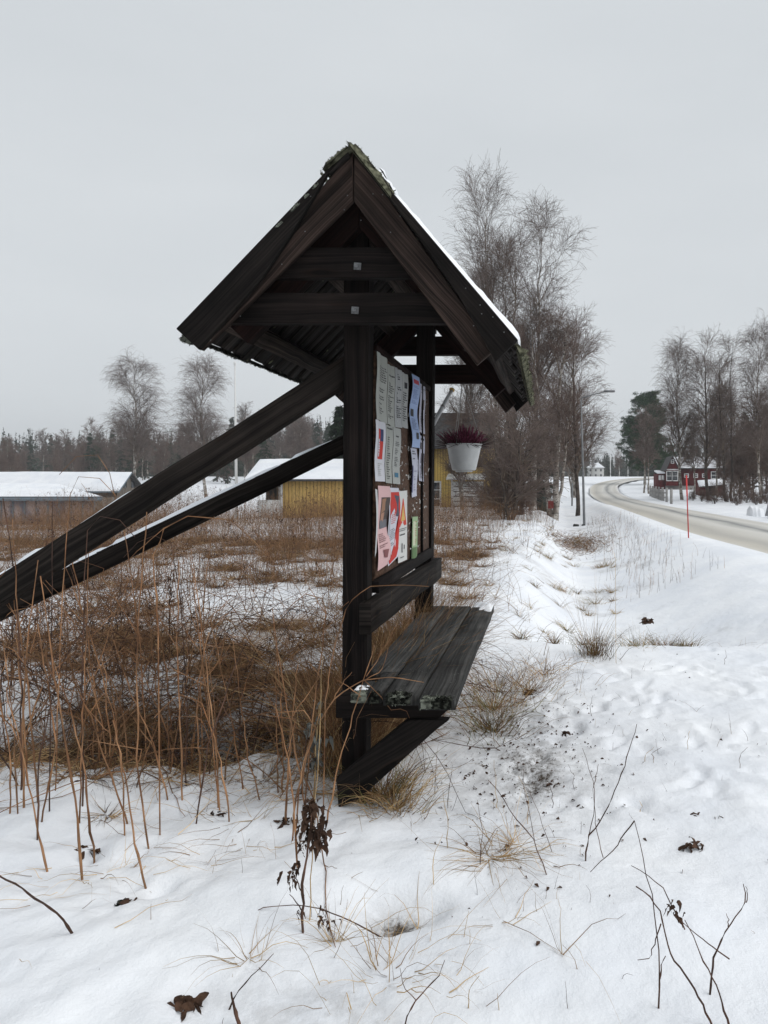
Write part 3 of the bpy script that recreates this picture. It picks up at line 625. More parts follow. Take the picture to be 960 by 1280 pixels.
notice('white poster with red and yellow warning triangle at the foot of the board', [(497.6, 614), (508.8, 613), (508.6, 699.5), (497, 704)], (.60, .60, .58), [('poly', [(.45, .11), (.52, .11), (.93, .49), (.05, .51)], (.55, .05, .03)), ('poly', [(.48, .2), (.5, .2), (.75, .42), (.24, .43)], (.60, .40, .12)), ('text', .1, .95, .53, .58, 2, ink), ('text', .15, .9, .61, .65, 1, ink), ('rect', .35, .43, .74, .87, ink), ('rect', .62, .7, .77, .83, ink), ('text', .2, .7, .93, .96, 1, ink)], lambda u, v: .003+.002*np.sin(5*u), group=GP)
notice('long curling pale blue poster with red heading near the rear post', [(512, 467), (521.5, 472), (521.5, 560), (511.5, 559)], blu, [('rect', .15, .85, .06, .12, (.45, .06, .08)), ('text', .15, .85, .15, .4, 8, (.15, .2, .4)), ('rect', .15, .5, .47, .57, ink), ('text', .2, .85, .6, .76, 5, (.15, .18, .3)), ('rect', .55, .85, .79, .88, ink)], lambda u, v: .010*np.sin(v*8.5+.3)+.010, group=GP)
notice('narrow torn white strip dangling below the blue poster', [(511.5, 560), (519, 561), (520.6, 620), (514.5, 622)], (.50, .51, .6), [('text', .2, .8, .05, .3, 3, ink), ('rect', .05, .2, .35, .9, (.05, .05, .14)), ('text', .4, .8, .4, .9, 5, (.3, .3, .42))], lambda u, v: .008+.006*np.sin(v*5), group=GP)
notice('upper white sheet with photographs right beside the rear post', [(525, 479), (531.5, 484), (531, 543), (524, 540)], (.47, .47, .56), [('text', .1, .9, .04, .2, 3, ink), ('rect', .3, .75, .3, .5, (.1, .08, .08)), ('text', .2, .8, .6, .95, 6, ink)], r1(.003), group=GP)
notice('lower white sheet with dark pictures right beside the rear post', [(524, 544), (530.8, 546), (529.5, 602), (523.5, 601)], (.46, .46, .55), [('rect', .2, .8, .05, .1, ink), ('rect', .1, .6, .15, .3, (.08, .07, .08)), ('rect', .4, .9, .38, .6, (.07, .06, .08)), ('text', .2, .8, .66, .95, 5, ink)], r1(.003), group=GP)
notice('narrow green leaflet alone at the foot of the board', [(515, 646), (521.7, 645.5), (520.5, 702), (514, 705)], (.30, .42, .24), [('rect', .1, .45, .1, .62, (.55, .58, .42)), ('text', .4, .7, .1, .6, 7, (.35, .1, .06)), ('rect', .1, .9, .66, .95, (.10, .17, .07))], lambda u, v: .003+.006*np.sin(u*3.1), group=GP)
notice('thin white strip of paper curling at the board edge behind the front post', [(468, 611), (470.6, 612), (470.4, 690), (468.6, 697)], (.5, .5, .5), [], lambda u, v: .004+.005*np.sin(v*4), group=GP)

# ------------------------------------------------------------------ hanging flower pot
pot = empty('flower_pot', (0, 0, 0)); tag(pot, 'white plastic hanging pot of purple heather under the rear of the roof', 'flower pot')
pc = S(580, 572, 5.78)
def lathe(name, prof, c, mt, parent, n=28, smooth=True):
    a = np.arange(n)*2*np.pi/n; P = np.array([[(r_*np.cos(t), r_*np.sin(t), z) for t in a] for r_, z in prof])+c
    k = len(prof); i = np.arange(k-1)[:, None]*n; j = np.arange(n)[None]; j2 = (j+1) % n
    mb = MB(); mb.add(P, np.stack(np.broadcast_arrays(i+j, i+j2, i+n+j2, i+n+j), -1)); return mb.build(name, mt, parent, smooth)
M['potw'] = mat('white_plastic', (.50, .51, .51), .45, .4, c2=(.44, .45, .45), ns=20)
zr = S(580, 555, 5.78)[2]; zb = S(580, 588, 5.78)[2]
potrim = lathe('bowl', [(.001, zb-pc[2]), (.082, zb-pc[2]), (.09, zb-pc[2]+.006), (.122, zr-pc[2]-.05), (.126, zr-pc[2]-.03), (.130, zr-pc[2]-.028), (.132, zr-pc[2]-.008), (.139, zr-pc[2]-.006), (.140, zr-pc[2]), (.132, zr-pc[2]), (.126, zr-pc[2]-.02), (.001, zr-pc[2]-.02)], pc, M['potw'], pot)
lathe('saucer', [(.001, zb-pc[2]-.012), (.062, zb-pc[2]-.012), (.066, zb-pc[2]-.003), (.001, zb-pc[2]-.003)], pc, M['potw'], pot)
M['cord'] = mat('pot_cord', (.30, .29, .28), .6)
hookp = S(578, 478, 5.78); mb = MB()
P = []
for a in (.2, 2.3, 4.4):
    q = np.array([pc[0]+.137*math.cos(a), pc[1]+.137*math.sin(a), zr]); t = np.linspace(0, 1, 8)[:, None]; P.append(hookp+(q-hookp)*t)
tubes(mb, np.array(P), np.full((3, 8), .0026)); mb.build('cord', M['cord'], pot)
M['heather'] = mat('heather_bloom', (.07, .010, .028), .9, c2=(.24, .05, .10), ns=60)
M['heatherd'] = mat('heather_stem', (.03, .012, .012), .9)
mb = MB(); N = 300; r = np.random.default_rng(2); a = r.uniform(0, 2*np.pi, N); q = r.random(N)**.6
b0 = np.stack([pc[0]+.11*q*np.cos(a), pc[1]+.11*q*np.sin(a), np.full(N, zr-.02)], 1)
hgt = .185*(1-.5*q)*r.uniform(.4, 1.1, N); out = q*r.uniform(.02, .10, N)
tip = b0+np.stack([np.cos(a)*out*1.1, np.sin(a)*out*1.1, hgt], 1); t = np.linspace(0, 1, 6)
PP = b0[:, None]*(1-t[None, :, None])+tip[:, None]*t[None, :, None]; PP[..., 2] += .02*np.sin(t*np.pi)[None]
tubes(mb, PP, np.repeat(np.array([[.0012, .0015, .0028, .0032, .0024, .001]]), N, 0))
mb.build('heather', M['heather'], pot)
mb = MB(); N = 120; a = r.uniform(0, 2*np.pi, N); b0 = np.stack([pc[0]+.12*np.cos(a), pc[1]+.12*np.sin(a), np.full(N, zr-.01)], 1)
tip = b0+np.stack([np.cos(a)*r.uniform(.03, .13, N), np.sin(a)*.08, r.uniform(-.03, .12, N)], 1)
tubes(mb, b0[:, None]*(1-t[None, :, None])+tip[:, None]*t[None, :, None], np.repeat(np.array([[.0015, .0015, .002, .002, .0015, .001]]), N, 0)); mb.build('stem', M['heatherd'], pot)
# white slanting pole with yellow end
pl = empty('slanted_pole', (0, 0, 0)); tag(pl, 'white slanting pole with a yellow end knob beside the rear post', 'pole')
a = S(541, 531, 5.70); b_ = S(564.5, 488, 5.85); M['whitep'] = mat('white_paint', (.62, .63, .63), .4, .5, c2=(.5, .51, .52), ns=18)
mb = MB(); t = np.linspace(0, 1, 6)[:, None]; tubes(mb, np.array([a+(b_-a)*t]), np.array([[.017, .017, .0165, .016, .0155, .015]]), 12); mb.build('shaft', M['whitep'], pl, True)
mb = MB(); d = unit(b_-a); mid = a+(b_-a)*.52; tubes(mb, np.array([mid+d*np.array([[-.006], [0], [.006]])]), np.array([[.0185, .019, .0185]]), 12); mb.build('joint_ring', M['cord'], pl)
mb = MB(); tubes(mb, np.array([b_+d*np.array([[-.004], [0.], [.012], [.018]])]), np.array([[.017, .022, .022, .014]]), 12); mb.build('end_knob', mat('yellow_plastic', (.55, .36, .12), .5), pl)

# ------------------------------------------------------------------ buildings
def box(name, x0, x1, y0, y1, z0, z1, mt, parent):
    v = [(x, y, z) for x in (x0, x1) for y in (y0, y1) for z in (z0, z1)]
    return MB().add(v, [(0, 1, 3, 2), (4, 6, 7, 5), (0, 4, 5, 1), (2, 3, 7, 6), (0, 2, 6, 4), (1, 5, 7, 3)]).build(name, mt, parent)
def solid(name, bot, top, mt, parent):
    """prism between two polygons of equal length"""
    n = len(bot); mb = MB(); v = np.array(list(bot)+list(top), float); me = bpy.data.meshes.new(name)
    bm = bmesh.new(); vs = [bm.verts.new(p) for p in v]
    bm.faces.new(vs[:n][::-1]); bm.faces.new(vs[n:])
    for k in range(n): bm.faces.new((vs[k], vs[(k+1) % n], vs[n+(k+1) % n], vs[n+k]))
    bmesh.ops.recalc_face_normals(bm, faces=bm.faces); bm.to_mesh(me); bm.free(); return link(name, me, parent, mt)
def slabroof(name, q, th, mt, parent):       # q: 4 points, thickness downwards
    q = np.array(q, float); return solid(name, q-[0, 0, th], q, mt, parent)
def siding(name, c1, c2, pitch=.12, axis='x', vert=True):
    m = mat(name, c1, .85, .2, c2=c2, ns=3, detail=6, stretch=(1, 1, .3)); nt = m.node_tree; b = nt.nodes['Principled BSDF']; L = nt.links.new
    tc = nt.nodes.new('ShaderNodeTexCoord'); sp = nt.nodes.new('ShaderNodeSeparateXYZ'); L(tc.outputs['Object'], sp.inputs[0])
    if vert:
        s = nt.nodes.new('ShaderNodeMath'); s.operation = 'ADD'; L(sp.outputs[0], s.inputs[0]); L(sp.outputs[1], s.inputs[1]); src = s.outputs[0]
    else: src = sp.outputs[2]
    d = nt.nodes.new('ShaderNodeMath'); d.operation = 'DIVIDE'; L(src, d.inputs[0]); d.inputs[1].default_value = pitch
    f = nt.nodes.new('ShaderNodeMath'); f.operation = 'FRACT'; L(d.outputs[0], f.inputs[0])
    p = nt.nodes.new('ShaderNodeMath'); p.operation = 'LESS_THAN'; L(f.outputs[0], p.inputs[0]); p.inputs[1].default_value = .2
    bp = nt.nodes.new('ShaderNodeBump'); bp.invert = True; bp.inputs['Strength'].default_value = 1; bp.inputs['Distance'].default_value = .02; L(p.outputs[0], bp.inputs['Height']); L(bp.outputs[0], b.inputs['Normal'])
    old = b.inputs['Base Color'].links[0].from_socket; mx_ = nt.nodes.new('ShaderNodeMix'); mx_.data_type = 'RGBA'; mx_.blend_type = 'MULTIPLY'
    L(p.outputs[0], mx_.inputs[0]); L(old, mx_.inputs[6]); mx_.inputs[7].default_value = (.5, .48, .45, 1); L(mx_.outputs[2], b.inputs['Base Color'])
    return m
M['yellow'] = siding('ochre_siding', (.64, .41, .13), (.74, .50, .18), .16)
M['yellow2'] = siding('ochre_house_siding', (.55, .37, .10), (.64, .45, .14), .15)
M['redwall'] = siding('falu_red_siding', (.085, .012, .013), (.13, .020, .020), .15)
M['greyboard'] = siding('grey_weathered_siding', (.10, .085, .07), (.17, .15, .13), .14)
M['trim'] = mat('white_trim', (.66, .66, .65), .6)
M['glass'] = mat('window_glass', (.03, .035, .04), .12, .6)
M['darkroof'] = mat('dark_roof', (.035, .033, .033), .8, c2=(.08, .075, .075), ns=5)
M['panel'] = mat('faded_mottled_panel', (.12, .12, .15), .8, c2=(.30, .23, .21), ns=1.1, detail=3, stretch=(1, 1, .35), lo=.44, hi=.52)
M['bluetrim'] = mat('grey_blue_fascia', (.13, .17, .20), .7)
M['found'] = mat('foundation', (.28, .27, .26), .9, c2=(.36, .35, .34), ns=4)
M['blackish'] = mat('flat_blackish', (.02, .02, .02), .9)  # one even near-black on doors, door grooves and a chimney
def window(parent, xc, zc, w_, h_, y, cross=(1, 1), mt='trim', axis=0):
    """window in a wall facing -y (axis 0)"""
    t = .09
    f = box('window', xc-w_/2, xc+w_/2, y-.03, y+.02, zc-h_/2, zc-h_/2+t, M[mt], parent)
    for (a, b_, c, d) in ((xc-w_/2, xc+w_/2, zc+h_/2-t, zc+h_/2), (xc-w_/2, xc-w_/2+t, zc-h_/2+t, zc+h_/2-t), (xc+w_/2-t, xc+w_/2, zc-h_/2+t, zc+h_/2-t)): box('frame', a, b_, y-.03, y+.02, c, d, M[mt], f)
    box('pane', xc-w_/2+t, xc+w_/2-t, y-.012, y+.01, zc-h_/2+t, zc+h_/2-t, M['glass'], f)
    for k in range(cross[0]): xx = xc-w_/2+w_*(k+1)/(cross[0]+1); box('glazing_bar', xx-.03, xx+.03, y-.028, y-.013, zc-h_/2+t, zc+h_/2-t, M[mt], f)
    for k in range(cross[1]): zz = zc-h_/2+h_*(k+1)/(cross[1]+1); box('glazing_bar', xc-w_/2+t, xc+w_/2-t, y-.026, y-.014, zz-.025, zz+.025, M[mt], f)
    return f
def snowslab(parent, q, th=.14, seed=0):
    q = [np.array(a, float) for a in q]      # q0 + u(q1-q0), v(q3-q0): bilinear quad, lifted
    U, W = np.meshgrid(np.linspace(0, 1, 40), np.linspace(0, 1, 14), indexing='ij')
    P = q[0]*((1-U)*(1-W))[..., None]+q[1]*(U*(1-W))[..., None]+q[2]*(U*W)[..., None]+q[3]*((1-U)*W)[..., None]
    e = np.clip(np.minimum(np.minimum(U, 1-U)*12, np.minimum(W, 1-W)*6), 0, 1)**.5
    T_ = P.copy(); T_[..., 2] += th*e*(1+.6*fbm(U*9, W*4+seed, seed)); i = (np.arange(39)[:, None]*14+np.arange(13)[None]).ravel()
    f = np.stack([i, i+14, i+15, i+1], -1); mb = MB(); mb.add(T_, f); mb.add(P, f[:, ::-1]); return mb.build('roof_snow', M['snow'], parent, True)

# yellow shed on the left
sh = empty('shed', (-10, 34, -.5)); sh.location = (0, 0, 0); tag(sh, 'low ochre yellow shed with snowy roof and grey porch seen under the props', 'shed')
D = 34.; gz = gh(-10, 34)-.25; ze = S(0, 599, D)[2]; X = lambda px, D=34.: (px-VX)*D/F
box('wall', X(352), X(476), D, D+3.2, gz, ze, M['yellow'], sh)
box('wall', X(322), X(352)-.004, D+1.0, D+3.2, gz, ze, M['greyboard'], sh)
box('corner_board', X(351), X(353.5), D-.03, D-.002, gz, ze-.02, M['trim'], sh)
box('porch_rail', X(322), X(351)-.01, D+.0, D+.06, gz+.1, gz+1.0, M['trim'], sh)
box('door', X(324), X(336), D+.95, D+.99, gz, ze-.15, M['blackish'], sh); window(sh, X(344), ze-.7, .35, .7, D+.96)
zr_ = S(0, 573.5, 37)[2]
slabroof('roof', [(X(309), D-.35, ze), (X(478), D-.35, ze), (X(474, 37), 37, zr_-.02), (X(325, 37), 37, zr_-.02)], .09, M['darkroof'], sh)
slabroof('roof', [(X(325, 37), 37.005, zr_-.02), (X(474, 37), 37.005, zr_-.02), (X(478), 40, ze), (X(309), 40, ze)], .09, M['darkroof'], sh)
snowslab(sh, [(X(309), D-.37, ze+.003), (X(478), D-.37, ze+.003), (X(474, 37), 37, zr_-.015), (X(325, 37), 37, zr_-.015)], .12, 1)
# barn and lean-to on the far left
bn = empty('barn', (0, 0, 0)); tag(bn, 'long weathered barn with white snow roof and open gable at the far left', 'barn')
D = 60.; gz = gh(-40, 62)-.4
xr = S(148, 0, 60)[0]; ze = S(0, 614, 60)[2]; zr_ = S(0, 590, 62)[2]; yb = 63.9
box('wall', -62, xr-.35, 60.3, 60.45, gz, ze-.1, M['greyboard'], bn)
solid('gable_wall', [(xr-.35, 60.3, gz), (xr-.35, yb-.2, gz), (xr-.35, yb-.2, ze-.15), (xr-.35, 62, zr_-.2), (xr-.35, 60.3, ze-.15)], [(xr-.5, 60.3, gz), (xr-.5, yb-.2, gz), (xr-.5, yb-.2, ze-.15), (xr-.5, 62, zr_-.2), (xr-.5, 60.3, ze-.15)], M['greyboard'], bn)
for dy in (61.3, 62.5): box('gable_opening', xr-.349, xr-.33, dy, dy+.5, ze+.25, ze+.8, M['glass'], bn)
slabroof('roof', [(-64, 59.9, ze), (xr+.1, 59.9, ze), (xr+.0, 62, zr_), (-64, 62, zr_)], .12, M['bluetrim'], bn)
slabroof('roof', [(-64, 62.005, zr_), (xr+.0, 62.005, zr_), (xr+.1, yb+.1, ze), (-64, yb+.1, ze)], .12, M['darkroof'], bn)
snowslab(bn, [(-64, 59.88, ze+.003), (xr+.09, 59.88, ze+.003), (xr-.02, 62, zr_+.003), (-64, 62, zr_+.003)], .2, 2)
snowslab(bn, [(-64, 62.02, zr_+.003), (xr-.02, 62.02, zr_+.003), (xr+.09, yb+.1, ze+.003), (-64, yb+.1, ze+.003)], .16, 7)
lt = empty('storage_shed', (0, 0, 0)); tag(lt, 'low shed with mottled grey and pink panels and blue fascia in front of the barn', 'shed')
D = 52.; xr = S(118, 0, D)[0]; ze = S(0, 620.5, D)[2]; zr_ = S(0, 604.5, 55.5)[2]; gz = gh(-33, 52)-.4
box('wall', -50, xr, D, D+.1, gz, ze-.1, M['panel'], lt); box('wall', xr-.1, xr, D+.105, D+5, gz, ze-.1, M['greyboard'], lt)
for k in range(9):
    px = 118-k*14.5; box('batten', X(px, D)-.05, X(px, D)+.05, D-.05, D-.003, gz, ze-.2, M['bluetrim'], lt)
box('fascia', -51, xr+.75, D-.4, D-.32, ze-.30, ze-.03, M['bluetrim'], lt)
slabroof('roof', [(-51, D-.4, ze), (xr+.8, D-.4, ze), (X(70, 55.5), 55.5, zr_), (-51, 55.5, zr_)], .06, M['bluetrim'], lt)
snowslab(lt, [(-51, D-.42, ze+.003), (xr+.8, D-.42, ze+.003), (X(72, 55.5), 55.5, zr_+.003), (-51, 55.5, zr_+.003)], .14, 3)
# yellow house behind the kiosk
yh = empty('house', (0, 0, 0)); tag(yh, 'ochre yellow house with dark roof half hidden by bare branches behind the flower pot', 'house')
D = 43.; gz = gh(-5, 43)-.3; x0, x1 = X(470, D), X(608, D); ze = S(0, 556, D)[2]; zr_ = S(0, 516, D+4)[2]
box('wall', x0, x1, D, D+8, gz, ze, M['yellow2'], yh)
slabroof('roof', [(x0-.5, D-.5, ze-.1), (x1+.5, D-.5, ze-.1), (x1+.4, D+4, zr_), (x0-.4, D+4, zr_)], .15, M['darkroof'], yh)
slabroof('roof', [(x0-.4, D+4.005, zr_), (x1+.4, D+4.005, zr_), (x1+.5, D+8.5, ze-.1), (x0-.5, D+8.5, ze-.1)], .15, M['darkroof'], yh)
for side in (x0+.02, x1-.14): solid('gable', [(side, D+.02, ze), (side, D+7.98, ze), (side, D+4, zr_-.25)], [(side+.12, D+.02, ze), (side+.12, D+7.98, ze), (side+.12, D+4, zr_-.25)], M['yellow2'], yh)
window(yh, X(571.5, D), S(0, 573, D)[2], .95, 1.05, D, (1, 1)); window(yh, X(546, D), S(0, 618, D)[2], .5, 1.5, D, (0, 2)); window(yh, X(520, D), S(0, 573, D)[2], .95, 1.05, D, (1, 1))
zp0, zp1 = S(0, 639, D)[2], S(0, 602, D)[2]
pv = box('garage_door', X(566, D), X(605, D), D-.06, D-.003, zp0, zp1, M['trim'], yh)
for k in range(1, 6): zz = zp0+(zp1-zp0)*k/6; box('door_groove', X(566, D)+.05, X(605, D)-.05, D-.066, D-.061, zz-.02, zz+.02, M['blackish'], pv)
box('corner_board', X(564, D), X(566, D)-.003, D-.07, D-.004, gz, S(0, 590, D)[2], M['trim'], yh)
slabroof('awning', [(X(560, D), D-.8, S(0, 598, D)[2]), (X(608, D), D-.8, S(0, 598, D)[2]), (X(608, D), D-.01, S(0, 592, D)[2]), (X(560, D), D-.01, S(0, 592, D)[2])], .08, M['trim'], yh)
ch_ = box('chimney', X(530, D+4)-.3, X(530, D+4)+.3, D+3.8, D+4.4, zr_-.3, zr_+.9, M['darkroof'], yh)
# grey shed by the birches
gs = empty('garden_shed', (0, 0, 0)); tag(gs, 'small grey gabled shed with lattice windows behind the birch clump', 'shed')
D = 44.; gz = gh(-1, 44)-.3; xa, xm, xb_ = X(636, D), X(657, D), X(681, D); ze = S(0, 628, D)[2]; zr_ = S(0, 607, D)[2]
solid('wall', [(xa, D, gz), (xb_, D, gz), (xb_, D, ze), (xm, D, zr_), (xa, D, ze)], [(xa, D+3, gz), (xb_, D+3, gz), (xb_, D+3, ze), (xm, D+3, zr_), (xa, D+3, ze)], M['greyboard'], gs)
for a, b_ in (((xa-.2, ze-.2), (xm, zr_+.02)), ((xm+.004, zr_+.02), (xb_+.2, ze-.2))):
    slabroof('roof', [(a[0], D-.25, a[1]+.06), (b_[0], D-.25, b_[1]+.06), (b_[0], D+3.2, b_[1]+.06), (a[0], D+3.2, a[1]+.06)], .06, M['darkroof'], gs)
window(gs, X(651, D), S(0, 630, D)[2], .55, .55, D-.01, (1, 1)); window(gs, X(668, D), S(0, 630, D)[2], .45, .55, D-.01, (1, 1))
# red house beyond the road
rh = empty('house', (0, 0, 0)); tag(rh, 'dark red house with white windows and snowy roof beyond the road', 'house')
D = 90.; gz = gh(16, 90)-.5; X9 = lambda px: X(px, 90.)
ze = S(0, 584, D)[2]; zf = S(0, 607, D)[2]; za = S(0, 571, D)[2]
box('foundation', X9(832.5), X9(905), D+.05, D+7, gz-1, zf, M['found'], rh)
solid('front_gable', [(X9(832), D-.6, zf), (X9(846.5), D-.6, zf), (X9(846.5), D-.6, ze-.1), (X9(839.5), D-.6, za-.1), (X9(832), D-.6, ze-.3)], [(X9(832), D+4, zf), (X9(846.5), D+4, zf), (X9(846.5), D+4, ze-.1), (X9(839.5), D+4, za-.1), (X9(832), D+4, ze-.3)], M['redwall'], rh)
box('wall', X9(846.5)+.01, X9(905), D, D+7, zf, ze, M['redwall'], rh)
zr_ = S(0, 571, D+3.5)[2]
slabroof('roof', [(X9(846.5)-.2, D-.4, ze-.1), (X9(909), D-.4, ze-.1), (X9(905), D+3.5, zr_), (X9(842), D+3.5, zr_)], .12, M['darkroof'], rh)
slabroof('roof', [(X9(842), D+3.505, zr_), (X9(905), D+3.505, zr_), (X9(909), D+7.4, ze-.1), (X9(842), D+7.4, ze-.1)], .12, M['darkroof'], rh)
M['thinsnow'] = mat('thin_patchy_roof_snow', (.16, .15, .15), .9, c2=(.62, .63, .66), ns=1.6, detail=6, lo=.38, hi=.62)
snowslab(rh, [(X9(846.5)-.2, D-.4, ze-.095), (X9(909), D-.4, ze-.095), (X9(905), D+3.5, zr_+.005), (X9(842), D+3.5, zr_+.005)], .12, 5).data.materials[0] = M['thinsnow']
slabroof('roof', [(X9(830.8), D-.85, ze-.35), (X9(839.5), D-.85, za+.1), (X9(839.5), D+3.9, za+.1), (X9(830.8), D+3.9, ze-.35)], .12, M['darkroof'], rh)
slabroof('roof', [(X9(839.5)+.004, D-.85, za+.1), (X9(848.4), D-.85, ze-.25), (X9(848.4), D+3.9, ze-.25), (X9(839.5)+.004, D+3.9, za+.1)], .12, M['darkroof'], rh)
chm = box('chimney', X9(860), X9(866.5), D+3.2, D+3.9, zr_-.4, S(0, 562, D)[2], M['blackish'], rh)
for px, py, w_, h_ in ((835.8, 595, .75, 1.2), (842.5, 595, .75, 1.2), (839.5, 577, .4, .5)): window(rh, X9(px), S(0, py, D)[2], w_, h_, D-.62, (0, 1))
for px, py, w_, h_ in ((869.5, 594.5, .55, .5), (880.5, 594.5, .55, .5), (892, 594, .65, .9), (901, 594, .5, .8), (858, 594.5, .55, .5)): window(rh, X9(px), S(0, py, D)[2], w_, h_, D-.02, (0, 1))
box('band', X9(832), X9(846.5), D-.66, D-.605, S(0, 587, D)[2]-.06, S(0, 587, D)[2]+.06, M['trim'], rh)
pc_ = box('porch', X9(823), X9(831.5), D+.2, D+4, zf-.9, S(0, 592, D)[2], M['redwall'], rh)
for px in (825.2, 829): box('window', X9(px)-.15, X9(px)+.15, D+.15, D+.19, S(0, 600, D)[2], S(0, 594, D)[2], M['trim'], rh)
slabroof('porch_roof', [(X9(822), D, S(0, 592, D)[2]), (X9(832)-.05, D, S(0, 592, D)[2]), (X9(832)-.05, D+4.2, S(0, 589, D)[2]), (X9(824), D+4.2, S(0, 589, D)[2])], -.16, M['snow'], rh)
# low dark shed right of it
ds = empty('outbuilding', (0, 0, 0)); tag(ds, 'small dark outbuilding with snow on its roof below the red house', 'shed')
D = 72.; a = X(877, D); b_ = X(905, D); gz = gh(16, 72)-.3; ze = S(0, 607, D)[2]
box('wall', a, b_, D, D+3, gz, ze, M['redwall'], ds); box('door', a+.7, a+1.3, D-.03, D-.004, gz, ze-.1, M['blackish'], ds)
slabroof('roof', [(a-.3, D-.3, ze-.1), (b_+.2, D-.3, ze+.1), (b_+.2, D+1.6, ze+.6), (a-.1, D+1.6, ze+.45)], .08, M['darkroof'], ds)
snowslab(ds, [(a-.3, D-.3, ze-.09), (b_+.2, D-.3, ze+.11), (b_+.2, D+1.6, ze+.61), (a-.1, D+1.6, ze+.46)], .12, 8)
# white house far down the road
wh_ = empty('house', (0, 0, 0)); tag(wh_, 'small white three storey house with hipped snowy roof at the far end of the road', 'house')
D = 240.; x0, x1 = X(734.5, D), X(755, D); gz = 1.4; ze = S(0, 584.5, D)[2]; zr_ = S(0, 578, D)[2]; mwh = mat('pale_render', (.5, .5, .48), .9)
box('wall', x0, x1, D, D+5, gz, ze, mwh, wh_)
xm = (x0+x1)/2
solid('roof', [(x0-.3, D-.3, ze), (x1+.3, D-.3, ze), (x1+.3, D+5.3, ze), (x0-.3, D+5.3, ze)], [(xm-.9, D+2.2, zr_), (xm+.9, D+2.2, zr_), (xm+.9, D+2.8, zr_), (xm-.9, D+2.8, zr_)], M['snow'], wh_)
for r_ in range(2):
    for c_ in range(3): window(wh_, x0+.9+c_*1.65, ze-.8-r_*1.6, .5, .7, D-.02, (0, 0), 'glass')
box('chimney', xm-.3, xm+.3, D+2, D+2.6, zr_-.3, zr_+.8, M['darkroof'], wh_)
# ------------------------------------------------------------------ street furniture
M['galv'] = mat('galvanised_pole', (.20, .205, .21), .6, .4, c2=(.14, .145, .15), ns=8)
M['redp'] = mat('red_marker', (.42, .02, .018), .5); M['blackp'] = mat('black_plastic', (.012, .012, .012), .5)
def pole_mb(pts, rad, sides=10):
    mb = MB(); tubes(mb, np.array([pts], float), np.array([rad], float), sides); return mb
lp = empty('street_lamp', (0, 0, 0)); tag(lp, 'grey street lamp with a single arm over the road beside the birches', 'street lamp')
D = 35.; b0 = G(730.5, D); b0[2] = S(0, 656, D)[2]-.15; tp = S(726.5, 500, D)
pole_mb([b0, b0*.45+tp*.55, tp], [.066, .05, .03]).build('pole', M['galv'], lp, True)
pole_mb([tp-[0, 0, .05], tp+[.02, 0, .10], S(742, 493, D), S(757, 489.5, D)], [.04, .035, .03, .03], 8).build('arm', M['galv'], lp, True)
box('lamp_head', S(755, 0, D)[0], S(768.5, 0, D)[0], D-.11, D+.11, S(0, 490.2, D)[2], S(0, 488.0, D)[2], M['galv'], lp)
for px, py, s_ in ((720, 657, .09), (729.5, 659.5, .06)):
    c = S(px, py, 34.2); c[2] = gh(c[0], c[1])
    o = lump('stone', c-[s_*1.6, 0, .02], (s_*3.2, 0, 0), (0, .12, 0), (0, 0, s_*1.3), M['blackp'], None, int(px), (16, 8), .3); tag(o, 'black lump in the snow %s' % ('just left of the street lamp' if px < 725 else 'at the very foot of the street lamp'), 'stone')
mk = empty('snow_pole', (0, 0, 0)); tag(mk, 'thin red snow marker pole at the road edge', 'marker pole')
b0 = S(861, 676, 19.8); b0[2] -= .1; tp = S(858, 594, 19.8)
pole_mb([b0, b0*.3+tp*.7], [.016, .015], 8).build('pole', M['redp'], mk); q = b0*.3+tp*.7
pole_mb([q, tp], [.019, .018], 8).build('reflector_sleeve', mat('pinkish_sleeve', (.62, .05, .05), .4), mk)
fp = empty('flagpole', (0, 0, 0)); tag(fp, 'tall bare white flagpole in the field left of the yellow shed', 'flagpole')
b0 = S(296, 648, 37); b0[2] = gh(b0[0], 37)-.2; tp = S(293.5, 456, 37)
pole_mb([b0, b0*.5+tp*.5, tp], [.075, .06, .035], 12).build('pole', M['trim'], fp, True); pole_mb([tp, tp+[0, 0, .1], tp+[0, 0, .16]], [.05, .06, .02], 8).build('finial', M['trim'], fp)
ml = empty('mailbox', (0, 0, 0)); tag(ml, 'dark red mailbox on a thin post beside the birch trunk', 'mailbox')
D = 36.; c = S(688.5, 638, D); zc = S(0, 635, D)[2]; pole_mb([(c[0], D, gh(c[0], D)-.2), (c[0], D, zc)], [.03, .03], 6).build('post', M['greyboard'], ml)
solid('box', [(c[0]-.13, D-.15, zc-.02), (c[0]+.13, D-.15, zc-.02), (c[0]+.13, D+.15, zc-.02), (c[0]-.13, D+.15, zc-.02)], [(c[0]-.13, D-.15, zc+.28), (c[0]+.13, D-.15, zc+.28), (c[0]+.13, D+.15, zc+.34), (c[0]-.13, D+.15, zc+.34)], mat('dark_red_metal', (.16, .015, .012), .5), ml)
bn_ = empty('waste_bin', (0, 0, 0)); tag(bn_, 'dark green bin standing between the grey shed and the mailbox', 'bin')
c = G(678, 40); box('body', c[0]-.3, c[0]+.3, 39.8, 40.4, c[2]-.05, c[2]+.95, mat('dark_green_plastic', (.012, .025, .018), .5), bn_); box('lid', c[0]-.33, c[0]+.33, 39.75, 40.45, c[2]+.955, c[2]+1.04, M['blackp'], bn_)
up_ = tag(pole_mb([G(715, 52)-[0, 0, .2], S(715.5, 603, 52)], [.06, .055], 8).build('roadside_post', M['galv'], None), 'short grey post between the birch clump and the street lamp', 'post')
